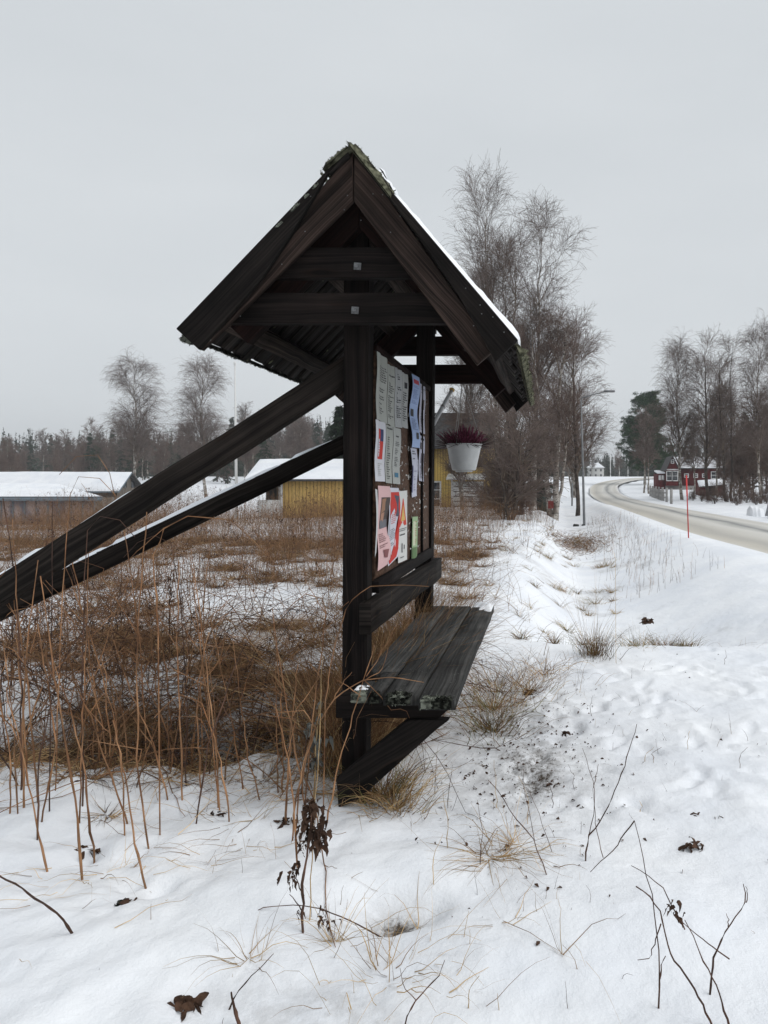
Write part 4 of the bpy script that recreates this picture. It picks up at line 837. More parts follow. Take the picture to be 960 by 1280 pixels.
for k, (px, D, py) in enumerate(((763, 200, 574), (774, 210, 578), (785, 215, 577))):
    g = G(px, D); tag(pole_mb([g-[0, 0, .5], S(px, py-4, D)], [.14, .1], 6).build('utility_pole', M['trim'], None), ['far pale pole just right of the white house', 'far pole in the middle of three at the road bend', 'far pole at the road bend nearest the pine'][k], 'pole', 'far poles at the road bend')
fe = empty('fence', (0, 0, 0)); tag(fe, 'snow-dusted grey picket fence in front of the red house', 'fence')
pa = np.array([9.6, 71.]); pb = np.array([7.9, 47.]); nP = 34; me_ = None
for k in range(nP+1):
    p = pa+(pb-pa)*k/nP; z = gh(*p); h_ = 1.0 if k % 5 == 0 else .8; wd_ = .08 if k % 5 == 0 else .03
    if k > 22 and k % 5: continue
    box('fence_post' if k % 5 == 0 else 'picket', p[0]-wd_, p[0]+wd_, p[1]-wd_, p[1]+wd_*.4, z-.2, z+h_, M['found'], fe)
for zz in (.3, .62): beam('rail', (pa[0], pa[1], gh(*pa)+zz), (*(pa*.3+pb*.7), gh(*(pa*.3+pb*.7))+zz), .04, .09, M['found'], fe, segs=6)
# ploughed snow bank with a grey sign back at the right edge
o = lump('snow_bank', (7.95+1.2, 31, .0), (3.4, -2.2, 0), (.6, 1.1, 0), (0, 0, .62), M['snow'], None, 3, (60, 24), .16); tag(o, kind='structure')
sg = empty('sign', (0, 0, 0)); tag(sg, 'grey slanting board poking from the snow bank at the right edge', 'sign')
c = S(958, 640, 29); solid('plate', [c+[-.05, 0, -.15], c+[.5, 0, -.15], c+[.5, 0, .33], c+[.06, 0, .33]], [c+[-.05, .03, -.15], c+[.5, .03, -.15], c+[.5, .03, .33], c+[.06, .03, .33]], M['galv'], sg)
o = lump('snow_bank', (8.7, 33, .0), (1.2, 0, 0), (0, .6, 0), (0, 0, .4), M['snow'], None, 9, (30, 14), .3); tag(o, kind='structure')

# ------------------------------------------------------------------ trees
def bark(name, c1, c2, c3):
    m = mat(name, c1, .85, .2, c2=c2, ns=2.2, detail=8, stretch=(1, 1, .9), lo=.42, hi=.6, bump=.5); nt = m.node_tree; b = nt.nodes['Principled BSDF']; L = nt.links.new
    tc = nt.nodes.new('ShaderNodeTexCoord'); mp = nt.nodes.new('ShaderNodeMapping'); mp.inputs['Scale'].default_value = (5, 5, 22); L(tc.outputs['Object'], mp.inputs[0])
    nz = nt.nodes.new('ShaderNodeTexNoise'); nz.inputs['Scale'].default_value = .8; nz.inputs['Detail'].default_value = 3; L(mp.outputs[0], nz.inputs['Vector'])
    mr = nt.nodes.new('ShaderNodeMapRange'); mr.inputs['From Min'].default_value = .56; mr.inputs['From Max'].default_value = .62; L(nz.outputs['Fac'], mr.inputs['Value'])
    old = b.inputs['Base Color'].links[0].from_socket; mi = nt.nodes.new('ShaderNodeMix'); mi.data_type = 'RGBA'; L(mr.outputs[0], mi.inputs[0]); L(old, mi.inputs[6]); mi.inputs[7].default_value = (*c3, 1); L(mi.outputs[2], b.inputs['Base Color'])
    return m
M['birch'] = bark('birch_bark', (.14, .115, .095), (.46, .43, .39), (.02, .016, .014))
M['dbark'] = bark('dark_bark', (.045, .034, .028), (.10, .08, .065), (.012, .01, .009))
M['twig'] = mat('brown_twig', (.10, .074, .064), .9, .1, c2=(.19, .148, .13), ns=2)
M['twig2'] = mat('reddish_twig', (.105, .066, .054), .9, .1, c2=(.17, .122, .10), ns=1.2)
M['limb'] = mat('tan_birch_limb', (.07, .05, .038), .9, .1, c2=(.22, .17, .13), ns=3)
M['needle'] = mat('spruce_needles', (.008, .015, .009), .8, .2, c2=(.024, .045, .020), ns=2.5)
M['pine'] = mat('pine_needles', (.011, .030, .012), .8, .2, c2=(.032, .074, .026), ns=1.8)
def grow(P, Rr, n, t0, t1, Lf, ang, K, g0, g1, jit, rk, rmin, rt, tp=1.):
    N, K0 = P.shape[:2]; seg = np.linalg.norm(np.diff(P, axis=1), axis=2).sum(1); idx = rt.choice(N, n, p=seg/seg.sum())
    t = t0+(t1-t0)*rt.random(n)**tp; f = t*(K0-1); k = np.minimum(f.astype(int), K0-2); f = (f-k)[:, None]
    pos = P[idx, k]*(1-f)+P[idx, k+1]*f; T_ = unit(P[idx, k+1]-P[idx, k]); r = Rr[idx, k]*(1-f[:, 0])+Rr[idx, k+1]*f[:, 0]
    v = rt.normal(0, 1, (n, 3)); v = unit(v-(v*T_).sum(1, keepdims=True)*T_); a = rt.uniform(ang[0], ang[1], n)[:, None]
    d = np.cos(a)*T_+np.sin(a)*v; L_ = Lf(t)*rt.uniform(.65, 1.25, n)*np.clip(seg[idx]/seg.mean(), .3, 1.6)**.5
    st = (L_/(K-1))[:, None]; out = [pos]
    for j in range(K-1):
        g = g0+(g1-g0)*j/(K-1); d = unit(d+np.array([0, 0, 1.])*g*st+rt.normal(0, jit, (n, 3))); pos = pos+d*st; out.append(pos)
    Rn = np.maximum((np.minimum(r*rk, r*.8))[:, None]*np.linspace(1, .25, K)[None], rmin)
    return np.stack(out, 1), Rn
def trunk(h, r0, lean, K, rt, wob=.12):
    t = np.linspace(0, 1, K); w_ = np.cumsum(rt.normal(0, wob, (K, 2)), 0)*h/K*.6; w_[0] = 0
    P = np.stack([lean[0]*h*t+w_[:, 0], lean[1]*h*t+w_[:, 1], h*t-.3*(1-t)], 1); Rr = r0*((1-t)**.9*.95+.04); Rr[0] *= 1.25
    return P, Rr
def birch_tree(seed, h, stems, counts, limbL=.2, ang=(.45, .85), droop=(.25, -.5), rmin=.006, twigm='twig', bk='birch', t0=.22, sides=7, tl=(.9, .9)):
    rt = np.random.default_rng(seed); mt_ = MB(); mc = MB(); Ps = []; Rs = []
    for (lx, ly, hs, r0, ox, oy) in stems:
        P, Rr = trunk(h*hs, r0, (lx, ly), 16, rt); P[:, 0] += ox; P[:, 1] += oy; Ps.append(P); Rs.append(Rr)
    P0 = np.array(Ps); R0_ = np.array(Rs); tubes(mt_, P0, R0_, sides)
    P1, R1 = grow(P0, R0_, counts[0], t0, .97, lambda t: h*limbL*(1.1-t*.62), ang, 8, droop[0], -.05, .10, .45, rmin*1.2, rt)
    P1b, R1b = grow(P1, R1, counts[1], .25, .95, lambda t: h*limbL*.42*(1.1-.5*t), (.35, .75), 6, .15, droop[1]*.6, .09, .6, rmin*1.1, rt)
    P2, R2 = grow(np.concatenate([P1[:, -6:], P1b]), np.concatenate([R1[:, -6:], R1b]), counts[2], .15, 1., lambda t: tl[0]+0*t, (.3, .85), 5, droop[1]*.3, droop[1]*1.8, .09, .7, rmin, rt)
    tubes(mc, P1, R1, 4, mi=1); tubes(mc, P1b, R1b, 3); tubes(mc, P2, R2, 3)
    P3, R3 = grow(P2, R2, counts[3], .1, 1., lambda t: tl[1]*.6+0*t, (.3, .8), 4, droop[1]*.6, droop[1]*2.5, .10, .8, rmin*.85, rt); tubes(mc, P3, R3, 3)
    return mt_.mesh('trunk', True), mc.mesh('crown'), bk, twigm
TREES = {}
def place_tree(key, name, loc, label, cat='tree', group=None, rz=0, sc=1.):
    e = empty(name, loc, rz); e.scale = (sc,)*3 if np.isscalar(sc) else sc
    for nm, me, mt_ in TREES[key]:
        o = bpy.data.objects.new(nm, me); COL.objects.link(o); o.parent = e
        if not me.materials:
            me.materials.append(M[mt_])
            if nm == 'crown' and mt_ in ('twig', 'twig2'): me.materials.append(M['limb'])
    tag(e, label, cat, group); return e
def reg(key, r): TREES[key] = [('trunk', r[0], r[2]), ('crown', r[1], r[3])]
reg('tall', birch_tree(1, 16.0, [(-.035, .01, 1, .15, 0, 0), (.045, .02, .86, .11, .35, .1)], (66, 460, 2300, 5600), .25, (.3, .62), (.28, -.45), rmin=.0050, t0=.3))
reg('tall2', birch_tree(2, 15.2, [(.015, .01, 1, .16, 0, 0), (.07, -.02, .7, .1, .3, .1)], (62, 430, 2100, 5400), .25, (.35, .7), (.28, -.5), rmin=.0050, t0=.27))
reg('clump', birch_tree(4, 12.0, [(.09, 0, 1, .22, .0, 0), (-.10, .03, .95, .19, -.12, 0), (.16, .03, .85, .12, .15, .05)], (72, 430, 1800, 4600), .26, (.45, .9), (.26, -.35), rmin=.0052, twigm='twig2'))
reg('weep', birch_tree(6, 15., [(.0, 0, 1, .17, 0, 0)], (60, 420, 2000, 5200), .26, (.4, .75), (.22, -.9), tl=(1.2, 1.2), rmin=.0065))
reg('round', birch_tree(8, 13., [(.02, 0, 1, .16, 0, 0)], (55, 360, 1500, 3000), .23, (.5, .9), (.22, -.35), bk='dbark', rmin=.0065))
reg('double', birch_tree(9, 13.5, [(.03, 0, 1, .13, .2, 0), (-.02, 0, .95, .13, -.25, 0)], (60, 380, 1500, 3200), .20, (.4, .8), (.26, -.6), bk='dbark', rmin=.0065))
reg('far1', birch_tree(12, 11., [(.01, 0, 1, .14, 0, 0)], (34, 150, 420, 900), .19, (.4, .8), (.2, -.3), rmin=.016, t0=.3, sides=5))
reg('far2', birch_tree(13, 9.5, [(.02, 0, 1, .11, 0, 0), (-.06, 0, .8, .09, .3, 0)], (34, 150, 420, 900), .23, (.4, .8), (.2, -.2), rmin=.016, twigm='twig2', sides=5))
reg('far3', birch_tree(14, 8., [(.0, 0, 1, .10, 0, 0), (-.1, .05, .7, .07, .3, 0), (.12, 0, .6, .07, 0, .3)], (40, 180, 520, 1000), .26, (.4, .9), (.2, -.1), rmin=.018, twigm='twig2', bk='dbark', t0=.05, sides=4))
reg('bush', birch_tree(15, 3.6, [(.25, 0, 1, .05, 0, 0), (-.22, .1, .9, .05, .1, 0), (.05, .2, .85, .04, 0, .2), (-.08, -.2, .95, .05, 0, -.1), (.4, .1, .7, .04, .1, 0), (-.42, .1, .7, .04, -.1, 0)], (80, 380, 1000, 1900), .30, (.4, .95), (.1, .0), rmin=.006, twigm='twig2', bk='dbark', t0=.05, sides=4, tl=(.5, .4)))
reg('apple', birch_tree(16, 5.2, [(.12, 0, 1, .11, 0, 0), (-.2, .1, .8, .10, -.05, 0)], (50, 360, 1200, 1900), .42, (.7, 1.25), (.0, .05), rmin=.0065, twigm='twig', bk='dbark', t0=.18, sides=6, tl=(.7, .5)))
def spruce(seed, h, nb, nn, width=.2, mtn='needle', rag=.25):
    rt = np.random.default_rng(seed); m1 = MB(); m2 = MB(); P, Rr = trunk(h, h*.014, (0, 0), 8, rt, .02); tubes(m1, P[None], Rr[None], 6)
    t = np.sort(rt.uniform(.08, .99, nb)); a = rt.uniform(0, 2*np.pi, nb); L_ = h*width*(1-t)**.85*rt.uniform(1-rag, 1+rag, nb)+.12
    s = np.linspace(0, 1, 5); B = np.zeros((nb, 5, 3)); B[..., 0] = np.cos(a)[:, None]*L_[:, None]*s; B[..., 1] = np.sin(a)[:, None]*L_[:, None]*s
    B[..., 2] = (t*h)[:, None]+L_[:, None]*(.1*s-.55*s**2+.22*s**3); tubes(m1, B, .012+.02*(1-s)[None]*np.ones((nb, 1)), 3)
    i = rt.integers(0, nb, nn); f = rt.random(nn)**.7*4; k = np.minimum(f.astype(int), 3); f = (f-k)[:, None]; p = B[i, k]*(1-f)+B[i, k+1]*f
    d = unit(B[i, k+1]-B[i, k])*.5+rt.normal(0, .5, (nn, 3)); d[:, 2] -= .45; d = unit(d); l = rt.uniform(.15, .5, nn)[:, None]*(h/10)**.5
    ribbons(m2, np.stack([p, p+d*l*.5, p+d*l+[0, 0, -.04]], 1), np.stack([np.full(nn, .05), np.full(nn, .13), np.full(nn, .02)], 1)*(h/10)**.5)
    return [('trunk', m1.mesh('trunk'), 'dbark'), ('crown', m2.mesh('crown'), mtn)]
TREES['spruce'] = spruce(3, 9., 130, 9000); TREES['spruce_far'] = spruce(5, 9., 70, 1700, .17); TREES['spruce_far2'] = spruce(6, 10., 60, 1500, .14, rag=.4)
def pine_tree(seed, h, ncl, npc, broad=.30):
    rt = np.random.default_rng(seed); m1 = MB(); m2 = MB(); P, Rr = trunk(h, .19, (.0, 0), 12, rt, .08); tubes(m1, P[None], Rr[None], 7)
    P1, R1 = grow(P[None], Rr[None], 70, .16, .99, lambda t: h*broad*(1.1-.75*t**1.5), (.9, 1.5), 7, .1, .25, .14, .5, .02, rt); P2, R2 = grow(P1, R1, ncl, .35, 1., lambda t: .9+0*t, (.3, 1.), 4, .2, .3, .15, .6, .01, rt)
    tubes(m1, P1, R1, 4); tubes(m1, P2, R2, 3); c = P2[:, -1]; i = np.repeat(np.arange(ncl), npc); n = len(i)
    p = c[i]+rt.normal(0, .19, (n, 3))*[1, 1, .6]; d = rt.normal(0, 1, (n, 3)); d[:, 2] = np.abs(d[:, 2])*.8; d = unit(d); l = rt.uniform(.12, .26, n)[:, None]
    ribbons(m2, np.stack([p, p+d*l], 1), np.stack([np.full(n, .05), np.full(n, .02)], 1)); return [('trunk', m1.mesh('trunk'), 'dbark'), ('crown', m2.mesh('crown'), 'pine')]
TREES['pine'] = pine_tree(2, 12.3, 900, 110)
TREES['pine_far'] = pine_tree(3, 11., 90, 18, .16)
def at(px, D, dz=0): g = G(px, D); g[2] += dz; return tuple(g)
place_tree('tall', 'birch_tree', at(622, 38), 'tallest bare birch, its top just right of the roof of the notice board', rz=0, sc=.94)
place_tree('tall2', 'birch_tree', at(664, 39), 'tall straight bare birch in the middle of the big group behind the roof', rz=.8, sc=.95)
place_tree('tall2', 'birch_tree', at(640, 43), 'bare birch standing behind and between the two tallest birches', rz=3.9, sc=.92)
place_tree('tall', 'birch_tree', at(590, 46), 'slender bare birch right beside the roof edge, left of the tallest birch', rz=2.0, sc=.80)
place_tree('clump', 'birch_tree', at(692, 36.5), 'forked birch clump with white peeling bark at its foot beside the mailbox', rz=0, sc=.80)
place_tree('round', 'birch_tree', at(722, 43), 'bare birch at the right side of the group, overhanging the street lamp', rz=1.2, sc=.80)
place_tree('clump', 'birch_tree', at(717, 66), 'bare birch behind the street lamp beside the road bend', rz=2.2, sc=.75)
place_tree('apple', 'fruit_tree', at(640, 29), 'low spreading bare fruit tree right of the yellow house wall', rz=.5, sc=.8)
place_tree('clump', 'birch_tree', at(578, 39), 'young bare birch clump standing before the dark roof of the yellow house', rz=1.9, sc=.46)
place_tree('apple', 'fruit_tree', at(648, 33), 'crooked bare fruit tree with snowy boughs in front of the grey shed', rz=2.7, sc=1.05)
place_tree('bush', 'bush', at(624, 35), 'bare brown bush just right of the white garage door', 'bush', rz=1., sc=.75)
place_tree('bush', 'bush', at(632, 30), 'bare reddish bush right below the fruit trees beside the grey shed', 'bush', rz=2.5, sc=.9)
place_tree('spruce', 'spruce_tree', at(672, 50), 'dark spruce behind the birch clump trunk', rz=0, sc=.62)
place_tree('spruce', 'spruce_tree', at(640, 52), 'dark spruce between the grey shed and the yellow house', rz=2, sc=.7)
place_tree('spruce', 'spruce_tree', at(425, 47), 'dark green spruce above the yellow shed roof beside the front post', rz=1, sc=.72)
place_tree('weep', 'birch_tree', at(166, 92), 'tall oval bare birch above the white barn roof', rz=0, sc=(1.2, 1.2, 1.03))
place_tree('weep', 'birch_tree', at(258, 88), 'weeping bare birch just left of the flagpole', rz=2.4, sc=(1.15, 1.15, 1.0))
place_tree('weep', 'birch_tree', at(853, 60), 'pale-stemmed bare birch in front of the red house gable', rz=1.1, sc=.77)
place_tree('round', 'birch_tree', at(886, 58), 'dark bare tree in the middle of the group right of the red house', rz=.3, sc=.89)
place_tree('double', 'birch_tree', at(912, 56), 'twin-stemmed dark bare tree right of the red house', rz=0, sc=.86)
place_tree('weep', 'birch_tree', at(951, 50), 'slender birch with white stem at the right edge', rz=2, sc=(.55, .55, .72))
place_tree('round', 'birch_tree', at(975, 62), 'bare tree cut off by the right edge of the view', rz=2, sc=.8)
place_tree('round', 'birch_tree', at(898, 82), 'bare tree right behind the dark outbuilding', rz=4, sc=.95)
place_tree('pine', 'pine_tree', at(806, 108), 'broad dark green pine at the inside of the road bend', rz=0, sc=1.)
place_tree('far1', 'birch_tree', at(805, 80), 'thin bare birch right in front of the dark pine', rz=0, sc=.78)
place_tree('far1', 'birch_tree', at(868, 66), 'thin bare birch before the long wall of the red house', rz=1, sc=.62)
place_tree('far1', 'birch_tree', at(897, 68), 'thin bare birch before the right end of the red house', rz=3, sc=.7)
place_tree('far1', 'birch_tree', at(811, 78), 'second thin bare birch in front of the pine, on its right', rz=2, sc=.7)
for k, (px, D, key, sc_) in enumerate(((925, 62, 'far3', .8), (940, 66, 'far3', .9), (955, 60, 'far2', .8), (968, 55, 'far3', .9), (915, 70, 'far3', .75), (985, 58, 'far2', .9), (932, 75, 'spruce_far', .9), (958, 78, 'spruce_far', 1.), (1000, 66, 'far3', 1.))):
    place_tree(key, 'spruce_tree' if 'spruce' in key else 'birch_tree', at(px, D), 'tree in the tangled dark grove at the right edge behind the slender white birch', group='grove at the right edge', rz=k*1.3, sc=sc_)
for k, (px, D, s_) in enumerate(((893, 50, .36), (909, 54, .5), (921, 47, .32), (934, 52, .42), (877, 55, .3), (945, 48, .3), (866, 58, .26), (958, 50, .38))):
    place_tree('bush', 'bush', at(px, D), 'low bare brown bush along the far side of the road under the dark trees', 'bush', 'bushes beyond the road', rz=k, sc=s_)
# wood along the horizon: individuals in front, one mass far behind
rw = np.random.default_rng(77)
n_t = 0
for k in range(150):
    px = rw.uniform(-30, 470) if k < 118 else rw.uniform(540, 800); D = rw.uniform(105, 170)
    if k >= 118: D = rw.uniform(150, 230)
    if 225 > px > 100 and D < 112: D += 30
    p_ = 'far1' if rw.random() < (.13 if px < 300 else .38) else ('far2' if rw.random() < .22 else ('far3' if rw.random() < .3 else ('spruce_far' if rw.random() < .5 else ('spruce_far2' if rw.random() < .6 else 'pine_far'))))
    s_ = (D/135)*rw.uniform(.62, .98)*(1.32 if 290 < px < 480 else (.85 if px < 100 else 1.0))
    if k >= 118: s_ *= .55
    nm = {'far1': 'birch_tree', 'far2': 'birch_tree', 'far3': 'alder_tree', 'spruce_far': 'spruce_tree', 'spruce_far2': 'spruce_tree', 'pine_far': 'pine_tree'}[p_]
    x = (px-VX)*D/F; z = gh(x, D)
    place_tree(p_, nm, (x, D, z-.1), {'birch_tree': 'bare birch among the trees of the wood along the horizon', 'alder_tree': 'bushy leafless tree among the trees of the wood along the horizon', 'spruce_tree': 'dark pointed spruce among the trees of the wood along the horizon', 'pine_tree': 'pine with high crown among the trees of the wood along the horizon'}[nm], group={'birch_tree': 'far birches', 'alder_tree': 'far leafless trees', 'spruce_tree': 'far spruces', 'pine_tree': 'far pines'}[nm], rz=rw.uniform(0, 6), sc=s_)
rt = np.random.default_rng(5); mbw = MB()
N = 2300; pxs = rt.uniform(-120, 1080, N); Ds = rt.uniform(178, 260, N); Ds = np.where((pxs > 700) & (pxs < 800), rt.uniform(262, 330, N), Ds)
xw = (pxs-VX)*Ds/F; zw = rise(Ds); hw = rt.uniform(7.5, 12, N)*np.where((pxs > 300) & (pxs < 480), 1.35, 1.)*np.where(pxs > 600, .8, 1); nb = 9; s = np.linspace(0, 1, 4)
for lay in range(1):
    P = np.stack([xw[:, None]+0*s, Ds[:, None]+0*s, zw[:, None]+hw[:, None]*s], 2); tubes(mbw, P, np.repeat(np.array([[.16, .12, .07, .01]]), N, 0), 4, mi=0)
cone = rt.random(N) < .75; nn = 40
i = np.repeat(np.arange(N), nn); t = rt.uniform(.05, 1, N*nn); a = rt.uniform(0, 2*np.pi, N*nn); cn = cone[i]
L_ = np.where(cn, 1.9*(1-t)+.1, 1.6*np.sin(np.pi*np.clip(t, .05, 1))**.6+.2)*rt.uniform(.4, 1.1, N*nn)
b0 = np.stack([xw[i], Ds[i], zw[i]+t*hw[i]], 1); e = b0+np.stack([np.cos(a)*L_, np.sin(a)*L_, np.where(cn, -.35*L_, .9*L_)], 1)
wd = np.where(cn, .75, .10)[:, None]*np.array([[.6, 1, .15]]); PP = np.stack([b0, (b0+e)/2, e], 1)
ribbons(mbw, PP[cn], wd[cn], mi=1); ribbons(mbw, PP[~cn], wd[~cn], mi=2)
ow = mbw.build('distant_wood', [M['dbark'], M['needle'], M['twig']]); tag(ow, 'far wood of mixed spruce and bare trees closing the horizon', 'wood', kind='stuff')

# ------------------------------------------------------------------ weeds, grass and twigs
M['cane'] = mat('brown_cane', (.16, .075, .034), .8, .25, c2=(.30, .165, .085), ns=6)
M['cane2'] = mat('dark_cane', (.045, .026, .020), .8, .25, c2=(.10, .052, .034), ns=8)
M['straw'] = mat('dry_straw', (.30, .19, .085), .85, .2, c2=(.50, .36, .19), ns=5)
M['straw2'] = mat('rusty_dead_grass', (.085, .042, .019), .85, .2, c2=(.28, .165, .078), ns=7)
M['green'] = mat('faded_green_grass', (.10, .105, .03), .85, .2, c2=(.22, .19, .07), ns=5)
M['leaf'] = mat('shrivelled_leaf', (.035, .020, .014), .9, .15, c2=(.09, .05, .032), ns=30)
M['silver'] = mat('silvery_leaf', (.09, .09, .08), .9, .1, c2=(.20, .205, .19), ns=30)
def vary(m, sc_=9., lo=.62, hi=1.5):
    nt = m.node_tree; b = nt.nodes['Principled BSDF']; L = nt.links.new; old = b.inputs['Base Color'].links[0].from_socket
    tc = nt.nodes.new('ShaderNodeTexCoord'); oi = nt.nodes.new('ShaderNodeObjectInfo'); nz = nt.nodes.new('ShaderNodeTexNoise'); nz.inputs['Scale'].default_value = sc_; nz.inputs['Detail'].default_value = 3; L(tc.outputs['Object'], nz.inputs['Vector'])
    mr = nt.nodes.new('ShaderNodeMapRange'); mr.inputs['From Min'].default_value = .35; mr.inputs['From Max'].default_value = .65; mr.inputs['To Min'].default_value = lo; mr.inputs['To Max'].default_value = hi; L(nz.outputs['Fac'], mr.inputs['Value'])
    m2 = nt.nodes.new('ShaderNodeMapRange'); m2.inputs['To Min'].default_value = .8; m2.inputs['To Max'].default_value = 1.25; L(oi.outputs['Random'], m2.inputs['Value'])
    mu = nt.nodes.new('ShaderNodeMath'); mu.operation = 'MULTIPLY'; L(mr.outputs[0], mu.inputs[0]); L(m2.outputs[0], mu.inputs[1])
    mx_ = nt.nodes.new('ShaderNodeMix'); mx_.data_type = 'RGBA'; mx_.blend_type = 'MULTIPLY'; mx_.inputs[0].default_value = 1; L(old, mx_.inputs[6]); L(mu.outputs[0], mx_.inputs[7]); L(mx_.outputs[2], b.inputs['Base Color'])
for k_ in ('cane', 'cane2', 'straw', 'straw2', 'green'): vary(M[k_])
SM = [M['cane'], M['cane2'], M['straw'], M['straw2'], M['green'], M['leaf'], M['silver']]
def stalks(mb, x, y, h, r0, lean=.25, K=7, side=3, mi=(0, 1), pm_=(.7, .3), bend=.4, twigs=0, rt=rng, tl=.35):
    n = len(x); z = Hfull(x, y); a = rt.uniform(0, 2*np.pi, n); l0 = np.abs(rt.normal(0, lean, n)); b_ = rt.normal(0, bend, n)
    s = np.linspace(0, 1, K)[None]; off = h[:, None]*(l0[:, None]*s+b_[:, None]*s**2.2*.8)
    zz = h[:, None]*(s-.35*np.abs(b_)[:, None]*s**2.5); jit_ = np.cumsum(rt.normal(0, .012, (n, K, 2)), 1)*h[:, None, None]
    P = np.stack([x[:, None]+np.cos(a)[:, None]*off+jit_[..., 0], y[:, None]+np.sin(a)[:, None]*off+jit_[..., 1], z[:, None]-.03+zz], 2)
    R_ = r0*np.linspace(1, .35, K)[None]*rt.uniform(.6, 1.15, n)[:, None]; g = rt.choice(len(mi), n, p=pm_)
    for j, m_ in enumerate(mi):
        if (g == j).any(): tubes(mb, P[g == j], R_[g == j], side, mi=m_)
        if (g == j).any() and twigs:
            Q, RQ = grow(P[g == j], R_[g == j], int((g == j).sum()*twigs), .3, 1., lambda t: tl+0*t, (.4, 1.1), 5, .3, -.2, .16, .65, r0*.22, rt)
            q = Q[:, 0, :2]; Q = Q*np.clip(1, 0, 1); tubes(mb, Q, RQ, 3, mi=m_)
    return P
def grass(mb, x, y, L_, w_=.004, K=6, up=1.0, droop=1.1, mi=(3, 2), pm_=(.6, .4), rt=rng, spread=.5, az=None):
    n = len(x); z = Hfull(x, y); a = rt.uniform(0, 2*np.pi, n) if az is None else az; st = (L_/(K-1))[:, None]
    d = unit(np.stack([np.cos(a)*spread, np.sin(a)*spread, np.full(n, up)], 1)+rt.normal(0, .18, (n, 3))); pos = np.stack([x, y, z-.015], 1); out = [pos]
    h = np.stack([np.cos(a), np.sin(a), np.zeros(n)], 1); dr = rt.uniform(.3, 1.3, n)[:, None]*droop
    for k in range(K-1): d = unit(d+(h*.35-np.array([0, 0, 1.]))*dr*.42*(k/(K-1)+.15)+rt.normal(0, .07, (n, 3))); pos = pos+d*st; out.append(pos)
    P = np.stack(out, 1); zg = Hfull(P[..., 0], P[..., 1]) if n < 60000 else 0; P[..., 2] = np.maximum(P[..., 2], zg+.004)
    W_ = w_*rt.uniform(.5, 1.2, n)[:, None]*np.linspace(1, .2, K)[None]; g = rt.choice(len(mi), n, p=pm_)
    for j, m_ in enumerate(mi):
        if (g == j).any(): ribbons(mb, P[g == j], W_[g == j], mi=m_)
def scat(n, f, box_, rt=rng):
    """rejection-sample n points with density f inside box_"""
    X_, Y_ = [], []; tot = 0
    while tot < n:
        x = rt.uniform(box_[0], box_[1], n*3); y = rt.uniform(box_[2], box_[3], n*3); k = rt.random(n*3) < f(x, y); X_.append(x[k]); Y_.append(y[k]); tot += k.sum()
    return np.concatenate(X_)[:n], np.concatenate(Y_)[:n]
def inview(x, y, m_=40): px = VX+F*x/y; return (px > -m_) & (px < 960+m_)
def BL(lst):
    return lambda x, y: np.clip(sum(w_*np.exp(-(((x-cx)/rx)**2+((y-cy)/ry)**2)) for cx, cy, rx, ry, w_ in lst), 0, 1)*inview(x, y)
# near thicket left of the notice board
tuftc = [(rng.uniform(-3.6, -1.0), rng.uniform(4.2, 8.5)) for _ in range(0)]
near = BL([(-2.9, 4.75, .75, .35, 1.), (-2.2, 4.6, .6, .22, .8), (-1.55, 4.65, .5, .22, .9), (-3.3, 5.6, .7, .6, .75), (-1.2, 5.7, .3, .6, .6), (-2.6, 7.4, .45, .5, .7), (-4.2, 7.2, 1.2, .9, .7), (-.75, 4.6, .10, .8, .9), (-.75, 5.8, .18, .6, 1.)])
near_ = lambda x, y: near(x, y)*(.02+.98*ss(fbm(x*1.9, y*1.9, 301), -.01, .05))
mb = MB(); x, y = scat(1300, near_, (-4.8, -.5, 4.0, 8.6)); grass(mb, x, y, rng.uniform(.18, .55, len(x)), .0035, mi=(3, 2, 1), pm_=(.62, .2, .18), droop=1.3, spread=.8)
x, y = scat(3400, BL([(-1.95, 5.75, .42, .30, 1.), (-1.45, 5.3, .3, .3, .8), (-2.6, 6.2, .3, .25, .5)]), (-3.4, -.9, 4.6, 7.)); grass(mb, x, y, rng.uniform(.25, .6, len(x)), .0036, mi=(3, 0, 1), pm_=(.6, .2, .2), droop=1.2, spread=1.6, up=.55)
x, y = scat(6800, BL([(-1.02, 4.6, .10, .5, 1.), (-1.02, 5.4, .13, .5, 1.), (-.95, 6.2, .25, .35, .9), (-1.1, 4.0, .12, .2, .7)]), (-1.35, -.75, 3.9, 6.8)); grass(mb, x, y, rng.uniform(.4, 1.05, len(x)), .0038, K=7, mi=(3, 0, 2), pm_=(.6, .25, .15), droop=.6, spread=.4)
x, y = scat(3000, BL([(-2.9, 4.62, .9, .12, 1.), (-1.9, 4.5, 1.0, .10, 1.), (-1.3, 4.55, .3, .12, 1)]), (-4.2, -.9, 4.2, 5.0)); grass(mb, x, y, rng.uniform(.12, .3, len(x)), .004, mi=(5, 1, 3), pm_=(.4, .4, .2), droop=1.2, spread=1.)  # low, mostly dark blades standing in for shadow inside the hollow
cx_, cy_ = scat(44, lambda x, y: near(x, y)*(.15+.85*ss(fbm(x*1.4, y*1.6, 333), -.05, .08)), (-4.8, -.75, 4.0, 8.6)); i = np.repeat(np.arange(len(cx_)), 230); rad_ = rng.uniform(.04, .17, len(cx_))[i]; lean_ = rng.uniform(0, 6.283, len(cx_))[i]; a_ = rng.uniform(0, 6.283, len(i)); q_ = np.abs(rng.normal(0, 1, len(i)))*rad_
az_ = np.where(rng.random(len(i)) < .5, lean_, a_)+rng.normal(0, .5, len(i))
